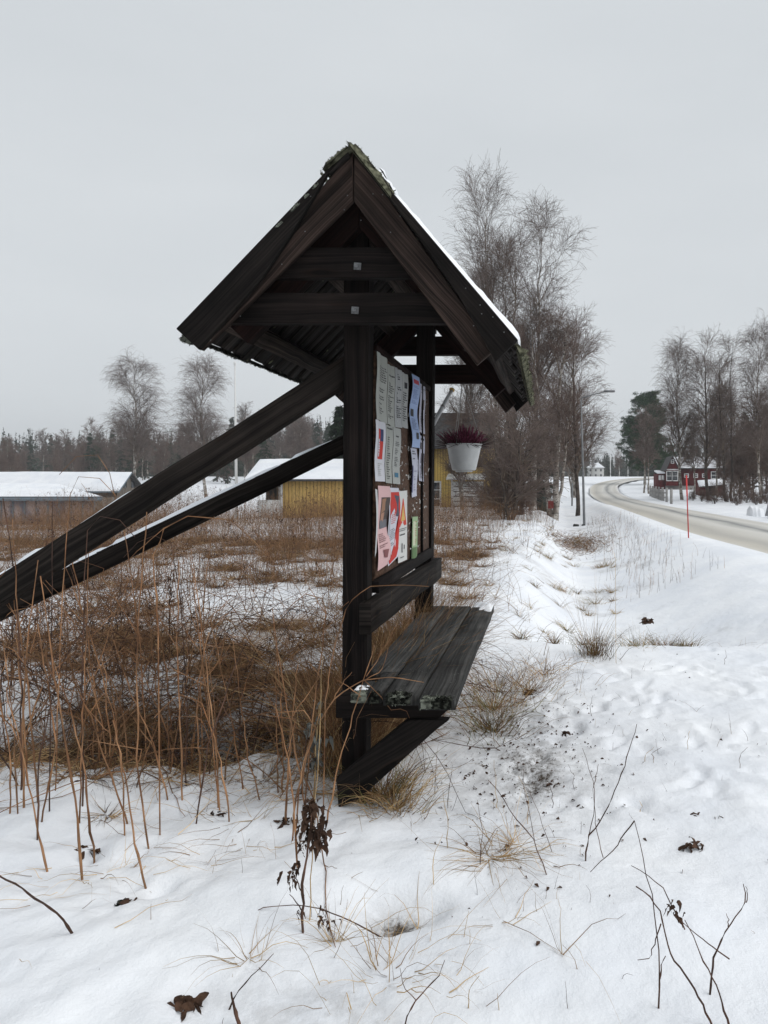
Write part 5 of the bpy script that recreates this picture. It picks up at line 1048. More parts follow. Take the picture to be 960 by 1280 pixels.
grass(mb, cx_[i]+q_*np.cos(a_), cy_[i]+q_*np.sin(a_), rng.uniform(.2, .62, len(i)), .0036, K=7, mi=(3, 0, 2, 1), pm_=(.58, .16, .16, .10), droop=1.5, spread=.9, az=az_)
j = rng.random(len(i)) < .3; grass(mb, cx_[i][j]+q_[j]*.6*np.cos(a_[j]), cy_[i][j]+q_[j]*.6*np.sin(a_[j]), rng.uniform(.05, .16, j.sum()), .009, K=4, mi=(5, 1), pm_=(.7, .3), droop=1., spread=1.3, az=a_[j])
tag(mb.build('dead_grass', SM), 'matted rusty dead grass in front of and beside the props and posts', 'grass', kind='stuff')
canes = BL([(-2.9, 4.4, .8, .8, .9), (-2.2, 4.3, .6, .6, .7), (-1.5, 4.5, .55, .5, .55), (-3.4, 5.8, .9, 1., .8), (-1.4, 5.7, .5, .7, .6), (-2.5, 7.6, .5, .8, .6), (-4.6, 7.5, 1.2, 1.5, .8), (-1.05, 4.35, .25, .4, .8), (-1.4, 4.3, .3, .3, .6)])
mb = MB(); x, y = scat(340, lambda x, y: canes(x, y)*(.08+.92*ss(fbm(x*1.9, y*1.7, 311), -.03, .05)), (-5.2, -.9, 3.5, 9.5)); P_ = stalks(mb, x, y, rng.uniform(.35, 1.1, len(x))*np.where(x < -2.2, 1.25, 1), .0042, .38, 10, 4, (0, 1), (.8, .2), 1.0, twigs=2.2, tl=.34)
def arcs(mb, x, y, L_, r0, mi, pm_, tw, rt=rng, K=14):
    n = len(x); a = rt.uniform(0, 2*np.pi, n); h = np.stack([np.cos(a), np.sin(a), np.zeros(n)], 1); d = unit(h*rt.uniform(.1, .6, n)[:, None]+np.array([0, 0, 1.])+rt.normal(0, .15, (n, 3))); pos = np.stack([x, y, Hfull(x, y)-.02], 1); out = [pos]; st = (L_/(K-1))[:, None]; g = rt.uniform(.8, 2.0, n)[:, None]
    for k in range(K-1): d = unit(d+(h*.5-np.array([0, 0, 1.]))*g*st*1.25+rt.normal(0, .055, (n, 3))); pos = pos+d*st; out.append(pos)
    P = np.stack(out, 1); P[..., 2] = np.maximum(P[..., 2], Hfull(P[..., 0], P[..., 1])+.006); R_ = r0*np.linspace(1, .35, K)[None]*rt.uniform(.7, 1.2, n)[:, None]*(1+.3*(rt.random((n, K)) < .15)); gsel = rt.choice(len(mi), n, p=pm_)
    for j, m_ in enumerate(mi):
        q = gsel == j
        if q.any():
            tubes(mb, P[q], R_[q], 4, mi=m_); Q, RQ = grow(P[q], R_[q], int(q.sum()*tw), .2, 1., lambda t: .22+0*t, (.4, 1.1), 6, .2, -.9, .16, .65, r0*.3, rt); tubes(mb, Q, RQ, 3, mi=m_)
x, y = scat(190, lambda x, y: canes(x, y)+.8*blob(x, y, -1.1, 4.6, .25, .9), (-4.6, -.9, 3.7, 8.0)); arcs(mb, x, y, rng.uniform(.7, 1.7, len(x)), .0036, (0, 1), (.55, .45), 3.2)
i_ = rng.integers(0, P_.shape[0], 2600); k_ = rng.integers(2, P_.shape[1], 2600); q_ = P_[i_, k_]+rng.normal(0, .012, (2600, 3)); dd_ = unit(rng.normal(0, 1, (2600, 3)))*rng.uniform(.012, .04, (2600, 1)); dd_[:, 2] -= .01
ribbons(mb, np.stack([q_, q_+dd_*.5, q_+dd_], 1), np.tile([[.003, .010, .002]], (2600, 1)), mi=5)
tag(mb.build('bramble_thicket', SM), 'tangle of thin brown raspberry canes left of the notice board', 'brambles', kind='stuff')
# mid field
def fieldd(x, y):
    n = fbm(x*.55, y*.4, 101)+.5*fbm(x*1.6, y*1.1, 102)
    left = ss(-x, .85, 1.5)*ss(n, .05, .12)*ss(y, 6.5, 9)*(1-.45*blob(x, y, -3.0, 9.5, 1.6, 2.2)); band = ss(y, 13, 19)*ss(-x-.06*y+.0, 0, .8)
    lb = ss(-x, -.2, .5)*(1-ss(-x, .8, 1.4))*ss(fbm(x*1.6, y*.7, 104), -.02, .15)*.5*(y > 6.4)
    return np.clip(left*.8+band*.75+lb, 0, 1)*inview(x, y)*np.clip(y/14, .25, 1)
mb = MB(); x, y = scat(6000, fieldd, (-34, .4, 6.8, 40)); k = rng.random(len(x)) < 1
stalks(mb, x, y, rng.uniform(.25, .85, len(x))*np.clip(.75+y/60, .7, 1.3), .0036, .35, 6, 3, (0, 3, 1), (.45, .45, .1), .7, twigs=1.5, tl=.26)
def brushd(x, y): return ss(-x, .9, 2.2)*ss(fbm(x*.5, y*.35, 401)+.35*fbm(x*2, y*1.5, 402), -.06, .06)*inview(x, y)
x, y = scat(2600, brushd, (-24, -.6, 10.5, 32)); P_ = stalks(mb, x, y, rng.uniform(.55, 1.15, len(x))*np.clip(.72+y/45, .8, 1.35), .0042, .22, 7, 3, (0, 3, 1), (.5, .4, .1), .35, twigs=3.5, tl=.30)
tp_ = P_[rng.random(len(P_)) < .35, -1]; i_ = np.repeat(np.arange(len(tp_)), 6); q_ = tp_[i_]+rng.normal(0, .025, (len(i_), 3)); dd_ = unit(rng.normal(0, 1, (len(i_), 3)))*.035; ribbons(mb, np.stack([q_, q_+dd_], 1), np.full((len(i_), 2), .012), mi=1)
tag(mb.build('dry_weeds', SM), 'field of knee-high brown dry weeds between the barns and the notice board', 'weeds', kind='stuff')
mb = MB(); x, y = scat(10500, fieldd, (-30, .4, 6.8, 34)); grass(mb, x, y, rng.uniform(.2, .6, len(x)), .007, K=5, mi=(3, 2, 1), pm_=(.6, .2, .2), droop=1.1, spread=.8)
tag(mb.build('dead_grass', SM), 'rusty dead grass showing through the snow across the field', 'grass', kind='stuff')
rt = np.random.default_rng(19); cx_, cy_ = scat(270, lambda x, y: (.25+.75*fieldd(x, y))*inview(x, y)*(1-.8*blob(x, y, -2.6, 9., 1.2, 1.6)), (-16, -1.0, 6.0, 20), rt)
i = np.repeat(np.arange(len(cx_)), 110); rad_ = rt.uniform(.06, .22, len(cx_))[i]; a_ = rt.uniform(0, 6.283, len(i)); q_ = np.abs(rt.normal(0, 1, len(i)))*rad_
mb = MB(); grass(mb, cx_[i]+q_*np.cos(a_), cy_[i]+q_*np.sin(a_), rt.uniform(.2, .6, len(i)), .0055, K=6, mi=(3, 1, 2), pm_=(.6, .25, .15), droop=1.5, spread=1.0, az=a_+rt.normal(0, .6, len(i)))
j = rt.random(len(i)) < .5; grass(mb, cx_[i][j]+q_[j]*.5*np.cos(a_[j]), cy_[i][j]+q_[j]*.5*np.sin(a_[j]), rt.uniform(.08, .2, j.sum()), .008, K=4, mi=(5, 1), pm_=(.6, .4), droop=1., spread=1.2, az=a_[j])
i = np.repeat(np.arange(len(cx_)), 7); stalks(mb, cx_[i]+rt.normal(0, .12, len(i)), cy_[i]+rt.normal(0, .12, len(i)), rt.uniform(.3, .85, len(i)), .0036, .35, 8, 3, (0, 1), (.7, .3), .7, twigs=3, tl=.3)
tag(mb.build('dead_grass_clumps', SM), 'drooping clumps of rusty grass and weeds rising from the snow of the field', 'grass', kind='stuff')
# fringe of straws hanging over the front edge of the thicket
x, y = scat(900, BL([(-2.9, 4.05, 1.0, .2, 1.), (-1.8, 4.1, .9, .18, 1.), (-1.2, 4.05, .3, .2, .8)]), (-4.2, -.95, 3.6, 4.5)); mb = MB(); grass(mb, x, y, rng.uniform(.2, .42, len(x)), .0032, mi=(2, 3, 1), pm_=(.45, .4, .15), droop=1.7, spread=1.3)
tag(mb.build('dead_grass', SM), 'pale straws hanging over the snow in front of the thicket', 'grass', kind='stuff')
# tussocks on the ditch and beside the bench
def tuft(x, y, n, L_, mi, pm_, label, rad=.09, group=None, w_=.004, droop=1., spread=.6, seed=0, up=1.):
    rt = np.random.default_rng(seed+int(abs(x*100)+y*10)); rad = rad*.35 if n < 60 else rad; r_ = np.abs(rt.normal(0, rad, n)); a = rt.uniform(0, 2*np.pi, n)
    mb = MB(); grass(mb, x+r_*np.cos(a), y+r_*np.sin(a), rt.uniform(.45, 1.1, n)*L_, w_, mi=mi, pm_=pm_, droop=droop, spread=spread, rt=rt, up=up, az=a+rt.normal(0, .7, n))
    o = mb.mesh('grass_tuft'); e = bpy.data.objects.new('grass_tuft', o); COL.objects.link(e)
    for m_ in SM: o.materials.append(m_)
    return tag(e, label, 'grass tuft', group)
tuft(-.33, 4.72, 240, .34, (3, 4, 2), (.4, .4, .2), 'yellow-green grass tuft beneath the front edge of the bench', .11)
tuft(-.36, 5.2, 240, .34, (3, 4, 2), (.5, .3, .2), 'brown and green grass tuft under the far half of the bench', .15)
tuft(-.34, 5.75, 160, .34, (3, 2), (.6, .4), 'straw tuft at the far end of the bench', .18)
tuft(-.12, 5.6, 160, .34, (3, 2), (.6, .4), 'loose reddish grass right of the bench end', .22)
tuft(-.80, 3.75, 380, .32, (3, 4, 2), (.4, .25, .35), 'dry tuft growing round the foot of the slanting bench strut', .12)
tuft(-.70, 3.55, 160, .28, (2, 3), (.5, .5), 'straw tuft right under the lower end of the bench strut', .07)
tuft(.42, 6.75, 300, .30, (3, 1, 4), (.55, .25, .2), 'upright dark-rooted grass tussock at the near end of the ditch', .10, droop=.5, spread=.35)
tuft(.40, 6.78, 26, .75, (2, 3), (.4, .6), 'tall thin straws standing up from the ditch tussock', .08, droop=.35, spread=.2)
tuft(1.18, 7.55, 320, .24, (3, 1, 4), (.6, .25, .15), 'low wide brown tussock on the right side of the ditch mouth', .16, droop=.8)
tuft(1.34, 7.9, 150, .2, (1, 3), (.5, .5), 'small dark tussock right beside the low wide one', .07, droop=.8)
tuft(.86, 7.2, 90, .28, (4, 2), (.5, .5), 'sparse green tuft between the two ditch tussocks', .12)
tuft(-.02, 6.2, 140, .30, (3, 2), (.7, .3), 'loose rusty tuft between the bench and the ditch', .22, droop=1.4)
tuft(-.22, 3.05, 85, .34, (2, 3), (.75, .25), 'flattened yellow straw tuft in the snow right of the bench strut', .10, droop=1.5, spread=1.3, w_=.0035)
tuft(-.14, 3.2, 45, .36, (2, 3), (.75, .25), 'thin spread straws behind the flattened straw tuft', .12, droop=1.3, spread=1.2, w_=.003)
tuft(-.50, 2.38, 70, .26, (2, 3), (.8, .2), 'yellow straws lying on the snow at the bottom edge', .18, droop=1.25, spread=.8, w_=.0035)
tuft(-.95, 2.45, 26, .26, (2, 3), (.8, .2), 'few pale straws at the bottom left of the withered plant', .12, droop=1.25, spread=.8, w_=.003)
tuft(-.7, 2.55, 26, .24, (2, 3), (.8, .2), 'thin straws round the foot of the withered dark plant', .06, droop=1.25, spread=.8, w_=.003)
tuft(.05, 2.45, 7, .34, (2, 3), (.8, .2), 'few bent straws leaning over the snow in the middle foreground', .03, droop=1.6, spread=.9, w_=.0035)
tuft(-.15, 2.62, 9, .30, (2, 3), (.8, .2), 'cluster of arched single straws left of the bare forked twig', .10, droop=1.7, spread=1.2, w_=.003)
tuft(-1.75, 3.05, 60, .30, (2, 3), (.6, .4), 'thin tangled straws at the foot of the tall canes on the left', .28, droop=1.4, spread=1.2, w_=.003)
tuft(-1.3, 3.4, 60, .30, (2, 3), (.6, .4), 'thin straws lying between the tall canes and the front post', .3, droop=1.4, spread=1.2, w_=.003)
for k, (x_, y_, n_g, ln_g) in enumerate(((-2.75, 3.95, 90, .26), (-2.3, 3.85, 110, .24), (-1.9, 3.9, 80, .22), (-1.45, 3.95, 60, .2), (-3.05, 4.05, 90, .3), (-1.15, 3.75, 70, .22), (-2.6, 3.45, 50, .2), (-2.0, 3.5, 40, .18))):
    tuft(x_, y_, n_g, ln_g, (3, 2, 5), (.4, .35, .25), 'dark rooted straw tuft half buried in the snow among the left canes', .07, 'half buried tufts among the left canes', droop=1.6, spread=1.2, seed=k)
rt = np.random.default_rng(31); labs = 0
for k in range(70):
    y_ = 7.3+22*rt.random()**1.5; x_ = .75+rt.uniform(-1.7, .7)*(1 if k % 3 else 1.3)-.0*y_
    tuft(x_, y_, int(rt.uniform(14, 70)), rt.uniform(.12, .32), (3, 4, 2), (.5, .3, .2), 'small grass tuft poking through the snow on the ditch bank', .10, 'small tufts on the ditch bank', w_=.006, droop=1.0, seed=k)
mb = MB(); x, y = scat(2200, lambda x, y: blob(x, y, 1.05, 25.5, .75, 2.2)*1., (-.8, 2.6, 20, 32)); grass(mb, x, y, rng.uniform(.12, .28, len(x)), .012, K=4, mi=(3, 1), pm_=(.7, .3), droop=1.3, spread=1)
tag(mb.build('dead_grass', SM), 'patch of rusty grass in the ditch below the street lamp', 'grass', kind='stuff')
mb = MB(); x, y = scat(420, lambda x, y: ss(x, 1.3, 2)*(1-ss(x, 2.5, 3.5)), (1.1, 3.5, 14, 34)); stalks(mb, x, y, rng.uniform(.15, .5, len(x)), .0035, .2, 5, 3, (1, 0), (.6, .4), .2, twigs=1, tl=.15)
x, y = scat(260, lambda x, y: 1+0*x, (-2.0, .3, 26, 34)); stalks(mb, x, y, rng.uniform(.3, .8, len(x)), .004, .2, 5, 3, (1, 0), (.6, .4), .2, twigs=1.5, tl=.25)
tag(mb.build('dry_weeds', SM), 'thin dark stems along the ditch bank by the street lamp', 'weeds', kind='stuff')
# individual tall canes standing in the left foreground
def cane(name, pts, D, r0, mi, label, cat='twig', group=None, branches=(), leaves=(), K=14, dD=0., knots=True, r1=None):
    """pts: photo pixels from the base upwards, standing at distance D (dD: drift in depth to the tip)"""
    def path(pts, Da, Db, K):
        p = np.array(pts, float); s = np.r_[0, np.cumsum(np.hypot(*np.diff(p, axis=0).T))]; u = np.linspace(0, s[-1], K)
        px = np.interp(u, s, p[:, 0]); py = np.interp(u, s, p[:, 1]); Dd = np.linspace(Da, Db, K)
        px[1:-1] += rng.normal(0, .8, K-2); return np.stack([(px-VX)*Dd/F, Dd, CH+(VY-py)*Dd/F], 1)
    mb = MB(); P = path(pts, D, D+dD, K); P[0, 2] = min(P[0, 2], gh(P[0, 0], P[0, 1])-.01); e = (r1 or .4)
    rad = r0*np.linspace(1, e, K)
    if knots: rad = rad*(1+.35*(np.random.default_rng(int(pts[0][0])).random(K) < .3))
    tubes(mb, P[None], rad[None], 6)
    o = mb.build('stem', SM[mi]); parts = []
    root = empty(name, tuple(P[0])); o.parent = root; o.location = -P[0]
    tag(root, label, cat, group)
    for br in branches:
        mb = MB(); Kb = max(6, K//2); Q = path(br, D, D+.06, Kb); tubes(mb, Q[None], (r0*.6*np.linspace(1, .45, Kb))[None], 5); b_ = mb.build('branch', SM[mi], root); b_.location = -P[0]
    for (lx, ly, ln, n_, lm) in leaves:
        mb = MB(); c = S(lx, ly, D); rt = np.random.default_rng(int(lx*3+ly)); l_ = ln*D/F
        p = c+rt.normal(0, 1, (n_, 3))*[l_*.20, .010, l_*.26]; a = rt.uniform(0, 2*np.pi, n_); d = np.stack([np.cos(a)*.32, np.sin(a)*.32, -np.ones(n_)], 1); d = unit(d+rt.normal(0, .25, (n_, 3)))
        sL = rt.uniform(.35, .7, n_)[:, None, None]*l_; s = np.linspace(0, 1, 6)[None, :, None]; Q = p[:, None]+d[:, None]*s*sL+np.array([0, 0, 1.])*(.25*sL*np.sin(s*np.pi)); Q = Q+rt.normal(0, l_*.02, Q.shape)
        ribbons(mb, Q, (l_*.22*np.array([[.15, .7, 1, .85, .5, .08]])*rt.uniform(.6, 1.1, (n_, 1)))); b_ = mb.build('withered_leaves', SM[lm], root); b_.location = -P[0]
    return root
CG = 'tall canes in the left foreground'; cl = 'tall bare brown cane rising from the snow among the stems at the left'
for base, mid, top, D, r0 in (((103, 1100), (95, 1000), (38, 720), 3.05, .0042), ((118, 1075), (105, 960), (75, 820), 3.15, .0040), ((160, 1030), (128, 940), (100, 850), 3.3, .0040),
    ((228, 1000), (226, 930), (222, 700), 3.45, .0040), ((210, 1000), (192, 930), (150, 800), 3.4, .0036), ((372, 1085), (368, 1020), (330, 880), 3.1, .0036), ((383, 1030), (378, 980), (352, 760), 3.25, .0036),
    ((251, 985), (247, 900), (262, 790), 3.5, .0036), ((272, 965), (270, 900), (240, 700), 3.6, .0034), ((357, 1030), (360, 960), (371, 830), 3.35, .0040), ((353, 990), (353, 930), (340, 800), 3.5, .0036),
    ((183, 1110), (170, 1060), (135, 900), 3.0, .0040), ((60, 1090), (45, 1020), (15, 860), 3.0, .0036), ((30, 1010), (28, 930), (60, 700), 3.4, .0040), ((325, 1000), (310, 950), (300, 800), 3.4, .0034), ((52, 1030), (70, 930), (50, 780), 3.4, .0036), ((186, 1060), (172, 960), (190, 640), 3.25, .0038), ((20, 960), (55, 850), (150, 750), 3.6, .0036), ((140, 960), (130, 850), (65, 690), 3.6, .0036)):
    b0 = S(*base, D); D0 = D
    for _ in range(12):                # slide the foot to where the ray meets the snow
        p = S(*base, D0); D0 += (p[2]-gh(p[0], p[1]))*1.6
    D0 = float(np.clip(D0, 2.2, 6)); mx_ = top[0]; tx = top[0]+rng.uniform(-14, 14); my = mid[1]*.5+top[1]*.5
    cane('cane', [base, mid, ((mid[0]+tx)/2+rng.uniform(-7, 7), my), (tx, top[1])], D0, r0*1.0, 0, cl, 'cane', CG, K=16,
         branches=[[((mid[0]+tx)/2, my), ((mid[0]+tx)/2+rng.choice([-1, 1])*rng.uniform(15, 40), my-rng.uniform(30, 60)), ((mid[0]+tx)/2+rng.uniform(-60, 60), my-rng.uniform(50, 80))]])
rt = np.random.default_rng(71)
for k in range(34):
    D0 = rt.uniform(3.25, 4.3); px0 = rt.uniform(-5, 415) if k % 3 else rt.uniform(-5, 200); g = G(px0, D0); y0 = VY+F*(CH-g[2])/D0; hh = rt.uniform(150, 330)*(1.25 if px0 < 190 else 1)
    ln_ = rt.normal(0, 26); q = rt.normal(0, 22); tx = px0+ln_*1.6+q
    pts = [(px0, y0), (px0+ln_*.35, y0-hh*.35), (px0+ln_+q*.3, y0-hh*.72), (tx, y0-hh)]
    if k % 4 == 0: pts += [(tx+np.sign(q)*30, y0-hh-8), (tx+np.sign(q)*58, y0-hh+22)]
    brs = []
    for _ in range(int(rt.integers(1, 4))):
        f = rt.uniform(.4, .95); bx_, by_ = px0+(tx-px0)*f, y0-hh*f; sg_ = rt.choice([-1, 1]); brs.append([(bx_, by_), (bx_+sg_*rt.uniform(8, 22), by_-rt.uniform(10, 35)), (bx_+sg_*rt.uniform(20, 55), by_-rt.uniform(15, 70))])
    cane('cane', pts, D0, rt.uniform(.0028, .0042), 0 if k % 5 else 1, cl, 'cane', CG, K=16, branches=brs)
def foot(px, py, D=3.):
    for _ in range(15): p = S(px, py, D); D += (p[2]-gh(p[0], p[1]))*1.4
    return float(np.clip(D, 2., 6.5))
cane('withered_plant', [(379, 1166), (378, 1100), (386, 1060), (390, 1010)], foot(379, 1166, 2.6), .0042, 1, 'withered dark brown plant with drooping shrivelled leaves in the middle foreground', 'plant', branches=[[(380, 1120), (370, 1098), (366, 1090)], [(385, 1050), (374, 1052), (371, 1060)], [(388, 1040), (400, 1030), (404, 1040)], [(379, 1140), (372, 1130), (362, 1118)]],
     leaves=[(390, 1008, 30, 22, 5), (384, 1020, 34, 22, 5), (399, 1036, 36, 24, 5), (393, 1050, 34, 10, 5), (384, 1040, 30, 12, 5), (373, 1052, 22, 7, 5), (401, 1046, 24, 8, 5), (366, 1090, 24, 18, 5), (364, 1116, 12, 2, 5), (374, 1140, 18, 5, 5), (398, 1144, 22, 6, 5), (412, 1152, 24, 7, 5)], r1=.7)
cane('pale_stalk', [(387, 1150), (388, 1090), (396, 990), (400, 900), (404, 820)], foot(387, 1150, 2.7), .0020, 2, 'long pale straw stalk rising behind the withered plant past the front post', 'stalk')
cane('twig', [(492, 1180), (440, 1152), (400, 1135), (370, 1131), (330, 1134), (318, 1140)], foot(400, 1150, 2.6), .0026, 1, 'thin bowed twig lying across the foot of the withered plant', K=16)
cane('twig', [(732, 1076), (735, 1045), (748, 1030), (765, 1000), (780, 960), (796, 905)], foot(732, 1076, 3.1), .0030, 1, 'bare forked twig standing alone in the snow right of the bench', branches=[[(736, 1045), (742, 1020), (742, 985), (735, 955), (728, 935)], [(754, 1072), (746, 1040), (742, 1010), (741, 985)], [(742, 985), (747, 962), (748, 955)]], K=18)
cane('twig', [(893, 1285), (862, 1225), (838, 1195), (832, 1165), (826, 1140), (812, 1120), (795, 1108)], foot(893, 1285, 2.15), .0036, 1, 'bare knotty twig with one hanging dead leaf in the bottom right corner', branches=[[(824, 1235), (824, 1190), (815, 1120), (803, 1070), (793, 1026)], [(793, 1026), (770, 1058), (738, 1090)], [(826, 1155), (812, 1198), (797, 1200)], [(856, 1162), (845, 1140), (828, 1110), (800, 1088), (789, 1082)], [(912, 1199), (885, 1180), (852, 1152)]], leaves=[(842, 1136, 30, 10, 5)], K=20)
cane('twig', [(913, 1285), (895, 1230), (878, 1200), (868, 1175), (856, 1150)], foot(913, 1285, 2.15), .0030, 1, 'second dark twig rising close beside the knotty leaf-bearing twig', K=14)
cane('twig', [(887, 1243), (893, 1195), (908, 1160), (922, 1142), (933, 1128), (929, 1105)], foot(887, 1243, 2.35), .0030, 1, 'reddish bare twig with bent tip at the far right of the foreground', branches=[[(910, 1158), (911, 1148), (908, 1142)], [(933, 1128), (935, 1115), (932, 1108)]], K=14)
cane('twig', [(823, 1237), (826, 1215), (829, 1200), (832, 1195)], foot(823, 1260, 2.25), .0030, 1, 'short upright dark twig below the hanging dead leaf', K=8)
cane('twig', [(92, 1166), (70, 1140), (45, 1123), (20, 1105), (-20, 1086)], foot(92, 1166, 2.6), .0040, 1, 'thick reddish twig leaning into the picture from the left edge', K=14, dD=-.2)
cane('twig', [(300, 1285), (294, 1262), (289, 1240)], 2.2, .0055, 1, 'short thick dark stick poking from the snow at the bottom edge', K=8)
cane('twig', [(285, 1260), (300, 1235), (325, 1210), (342, 1192)], foot(285, 1262, 2.25), .0022, 1, 'thin slanting twig at the bottom left of centre', K=8)
cane('twig', [(505, 1280), (520, 1250), (545, 1225), (556, 1200)], foot(505, 1283, 2.2), .0024, 1, 'thin slanting twig at the bottom centre', branches=[[(520, 1250), (505, 1235), (500, 1210)]], K=10)
cane('twig', [(684, 1093), (665, 1045), (640, 1015), (620, 985), (610, 975)], foot(684, 1093, 3.0), .0022, 1, 'thin bent twig right of the flattened straw tuft', branches=[[(668, 1050), (664, 1020), (655, 990), (655, 960)], [(690, 1065), (670, 1010), (660, 985)]], K=10)
cane('twig', [(628, 935), (600, 935), (570, 930), (545, 925)], foot(600, 940, 4.), .0030, 1, 'dark twig lying on the trampled snow beneath the bench', branches=[[(590, 934), (605, 922), (615, 915)], [(620, 935), (640, 925), (662, 915)]], K=10)
cane('bramble', [(370, 1000), (392, 915), (418, 872), (450, 851), (490, 846), (530, 853)], 3.38, .0034, 0, 'arching thorny bramble crossing in front of the bench end', branches=[[(455, 850), (475, 868), (490, 888), (505, 885), (512, 898)], [(418, 872), (430, 850), (440, 840)]], K=18)
cane('bramble', [(404, 890), (420, 800), (436, 752), (462, 733), (500, 731), (536, 733)], 3.40, .0026, 0, 'long thin bramble arching across the backrest beam', branches=[[(436, 752), (425, 762), (400, 800)]], K=18)
cane('bramble', [(200, 800), (190, 700), (205, 660), (235, 645), (290, 650), (340, 700)], 3.3, .0030, 0, 'bramble arching over the lower ends of the props', branches=[[(205, 660), (170, 690), (140, 720)]], K=18)
cane('leafy_plant', [(392, 1000), (393, 960), (398, 900), (402, 862)], foot(392, 1000, 3.5), .004, 2, 'silvery grey withered leafy plant beside the foot of the front post', 'plant', leaves=[(396, 940, 30, 9, 6), (400, 925, 28, 9, 6), (388, 915, 24, 7, 6), (401, 905, 22, 6, 6), (399, 880, 20, 6, 6), (388, 950, 26, 7, 6)])
cane('seed_stalk', [(212, 772), (213, 745), (214, 715)], 6.4, .005, 1, 'short dark seed stalk standing alone in the snow below the props', 'plant', leaves=[(213, 722, 12, 6, 5), (212, 735, 12, 6, 5), (215, 745, 10, 5, 5)])
rt = np.random.default_rng(91)
for k, (px, py, hh) in enumerate(((1022-480, 1105, 62), (690, 1010, 34), (806, 952, 18), (816, 950, 16), (860, 936, 22), (925, 960, 26), (800, 1015, 14), (718, 985, 30), (660, 1030, 60), (600, 1080, 80), (560, 1060, 74), (905, 830, 18), (770, 705, 16), (560, 1010, 54), (620, 1010, 60), (740, 895, 26), (585, 1260, 40))):
    cane('stalk', [(px, py), (px+rt.uniform(-3, 3), py-hh*.5), (px+rt.uniform(-14, 14), py-hh)], foot(px, py, 3.), .0016, 1 if k % 2 else 2, 'thin short stalk poking up alone through the snow of the right foreground', 'stalk', 'single stalks in the snow', K=7)
x, y = scat(420, lambda x, y: ss(fbm(x*1.4, y*1.2, 501), -.1, .2)*inview(x, y), (-1.6, 3.2, 2.2, 9.5), rt); mb = MB(); stalks(mb, x, y, rt.uniform(.02, .13, len(x)), .0014, .5, 5, 3, (1, 3, 2), (.4, .3, .3), .5, rt=rt)
tag(mb.build('stubble', SM), 'thin grass stubble pricking through the trodden snow', 'stubble', kind='stuff')
# dead leaves and clods
def leafclump(px, py, size, n, label, mi=5, D=3.):
    D = foot(px, py, D); c = S(px, py, D); l_ = size*D/F; rt = np.random.default_rng(int(px*7+py)); mb = MB()
    p = c+rt.normal(0, 1, (n, 3))*[l_*.22, l_*.18, l_*.06]+[0, 0, l_*.06]; d = unit(rt.normal(0, 1, (n, 3))*[1, 1, .35]); sL = rt.uniform(.3, .7, n)[:, None, None]*l_; s = np.linspace(-.5, .5, 6)[None, :, None]
    Q = p[:, None]+d[:, None]*s*sL+np.array([0, 0, 1.])*(.5*sL*(.25-s**2)*rt.uniform(-.5, 1.6, (n, 1, 1)))+rt.normal(0, l_*.02, (n, 6, 3)); ribbons(mb, Q, l_*.28*np.array([[.15, .7, 1, .9, .6, .1]])*rt.uniform(.5, 1.1, (n, 1)))
    o = mb.build('dead_leaf', SM[mi]); return tag(o, label, 'leaf')
leafclump(235, 1257, 36, 22, 'crumpled dark leaf bundle on the snow at the bottom edge')
leafclump(868, 1060, 30, 12, 'small black fern-like leaf on the snow at the right')
leafclump(690, 983, 16, 6, 'curled red-brown leaf on the trampled snow by the bare twig')
leafclump(726, 1010, 14, 5, 'curled red leaf just left of the forked twig base')
leafclump(868, 1019, 13, 4, 'tiny brown leaf scrap at right above the fern-like leaf')
leafclump(898, 1023, 12, 4, 'tiny leaf scrap at the right edge of the footprints')
leafclump(705, 918, 20, 7, 'brown leaf pair on the trampled path ahead')
leafclump(660, 868, 20, 12, 'reddish leaf scraps beside the bench grass')
leafclump(810, 778, 20, 14, 'dark reddish clod of leaves on the ditch shoulder', D=7)
leafclump(108, 1068, 30, 10, 'frosted brown leaf clump among the left canes')
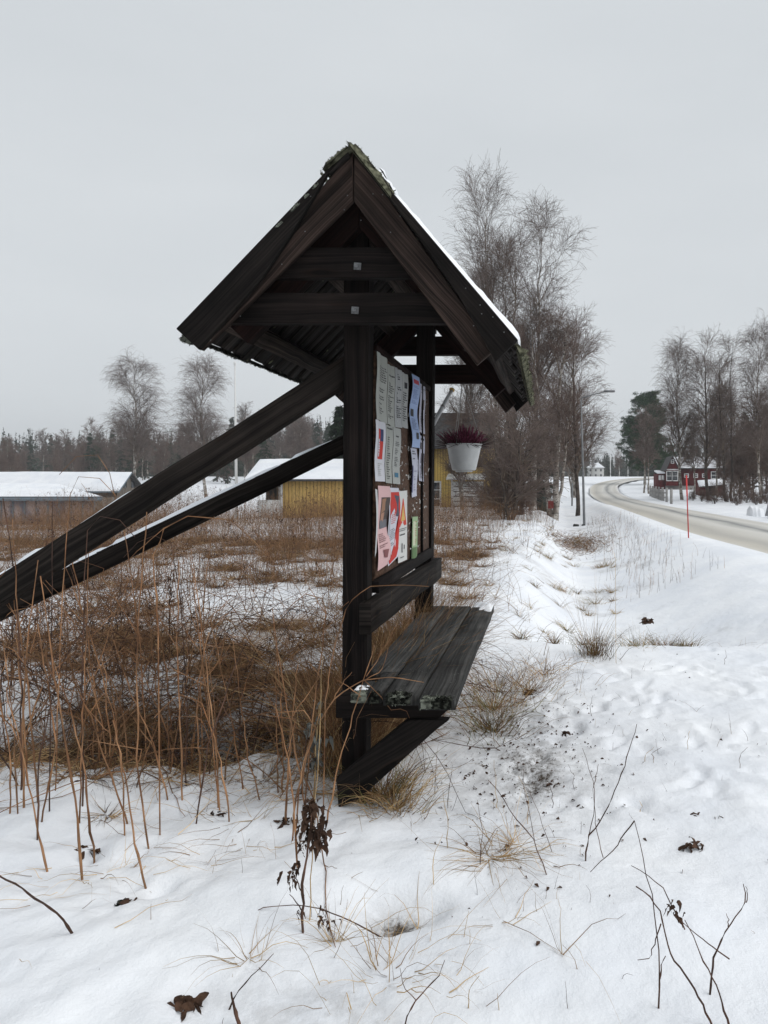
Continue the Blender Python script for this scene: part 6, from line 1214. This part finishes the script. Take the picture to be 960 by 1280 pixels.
leafclump(355, 1030, 22, 12, 'dark root tuft at the foot of the paired canes')
leafclump(274, 1020, 18, 8, 'small dark leaf tuft in the left middle foreground')
leafclump(160, 1128, 18, 8, 'dark leaf sunk in a hole in the snow at the left')
for (px, py, sx, sy, lab) in ((492, 1140, 40, .035, 'mossy black clod showing in a hollow of the snow'), (150, 1130, 12, .03, 'dark earth showing in a hole of the snow at the left')):
    D = foot(px, py, 2.7); c = S(px, py, D); w_ = sx*D/F
    o = lump('clod', c-[w_/2, 0, .012], (w_*1.2, 0, 0), (0, .035, 0), (0, 0, sy*.8), M['darkmoss'], None, int(px), (40, 14), .7, 300); tag(o, lab, 'clod')
rt = np.random.default_rng(44); N = 1500; u = rt.random(N); x = np.where(u < .85, rt.normal(-.16, .26, N), rt.uniform(-.6, 2.6, N)); y = np.where(u < .85, rt.normal(4.5, .7, N), rt.uniform(2.6, 9, N)); z = Hfull(x, y)
p = np.stack([x, y, z+.004], 1); d = unit(rt.normal(0, 1, (N, 3))*[1, 1, .3]); l = (.003+.022*rt.random(N)**3)[:, None]
mb = MB(); ribbons(mb, np.stack([p-d*l*.5, p+[0, 0, .004], p+d*l*.5], 1), np.stack([l[:, 0]*.2, l[:, 0]*.6, l[:, 0]*.1], 1)); tag(mb.build('leaf_litter', M['leaf']), 'dark crumbs of leaves and bark scattered on the trampled snow', 'litter', kind='stuff')

# ------------------------------------------------------------------ haze
hm = bpy.data.materials.new('haze'); hm.use_nodes = True; nt = hm.node_tree; nt.nodes.clear(); ho = nt.nodes.new('ShaderNodeOutputMaterial'); pv_ = nt.nodes.new('ShaderNodeVolumePrincipled')
pv_.inputs['Color'].default_value = (.93, .95, .98, 1); pv_.inputs['Density'].default_value = .0008; pv_.inputs['Anisotropy'].default_value = 0
nt.links.new(pv_.outputs[0], ho.inputs['Volume'])
HAZE = True
if HAZE: o = box('haze', -460, 460, -60, 960, -6, 32, hm, None); tag(o, kind='stuff', label='thin grey winter haze over the whole valley', cat='haze')
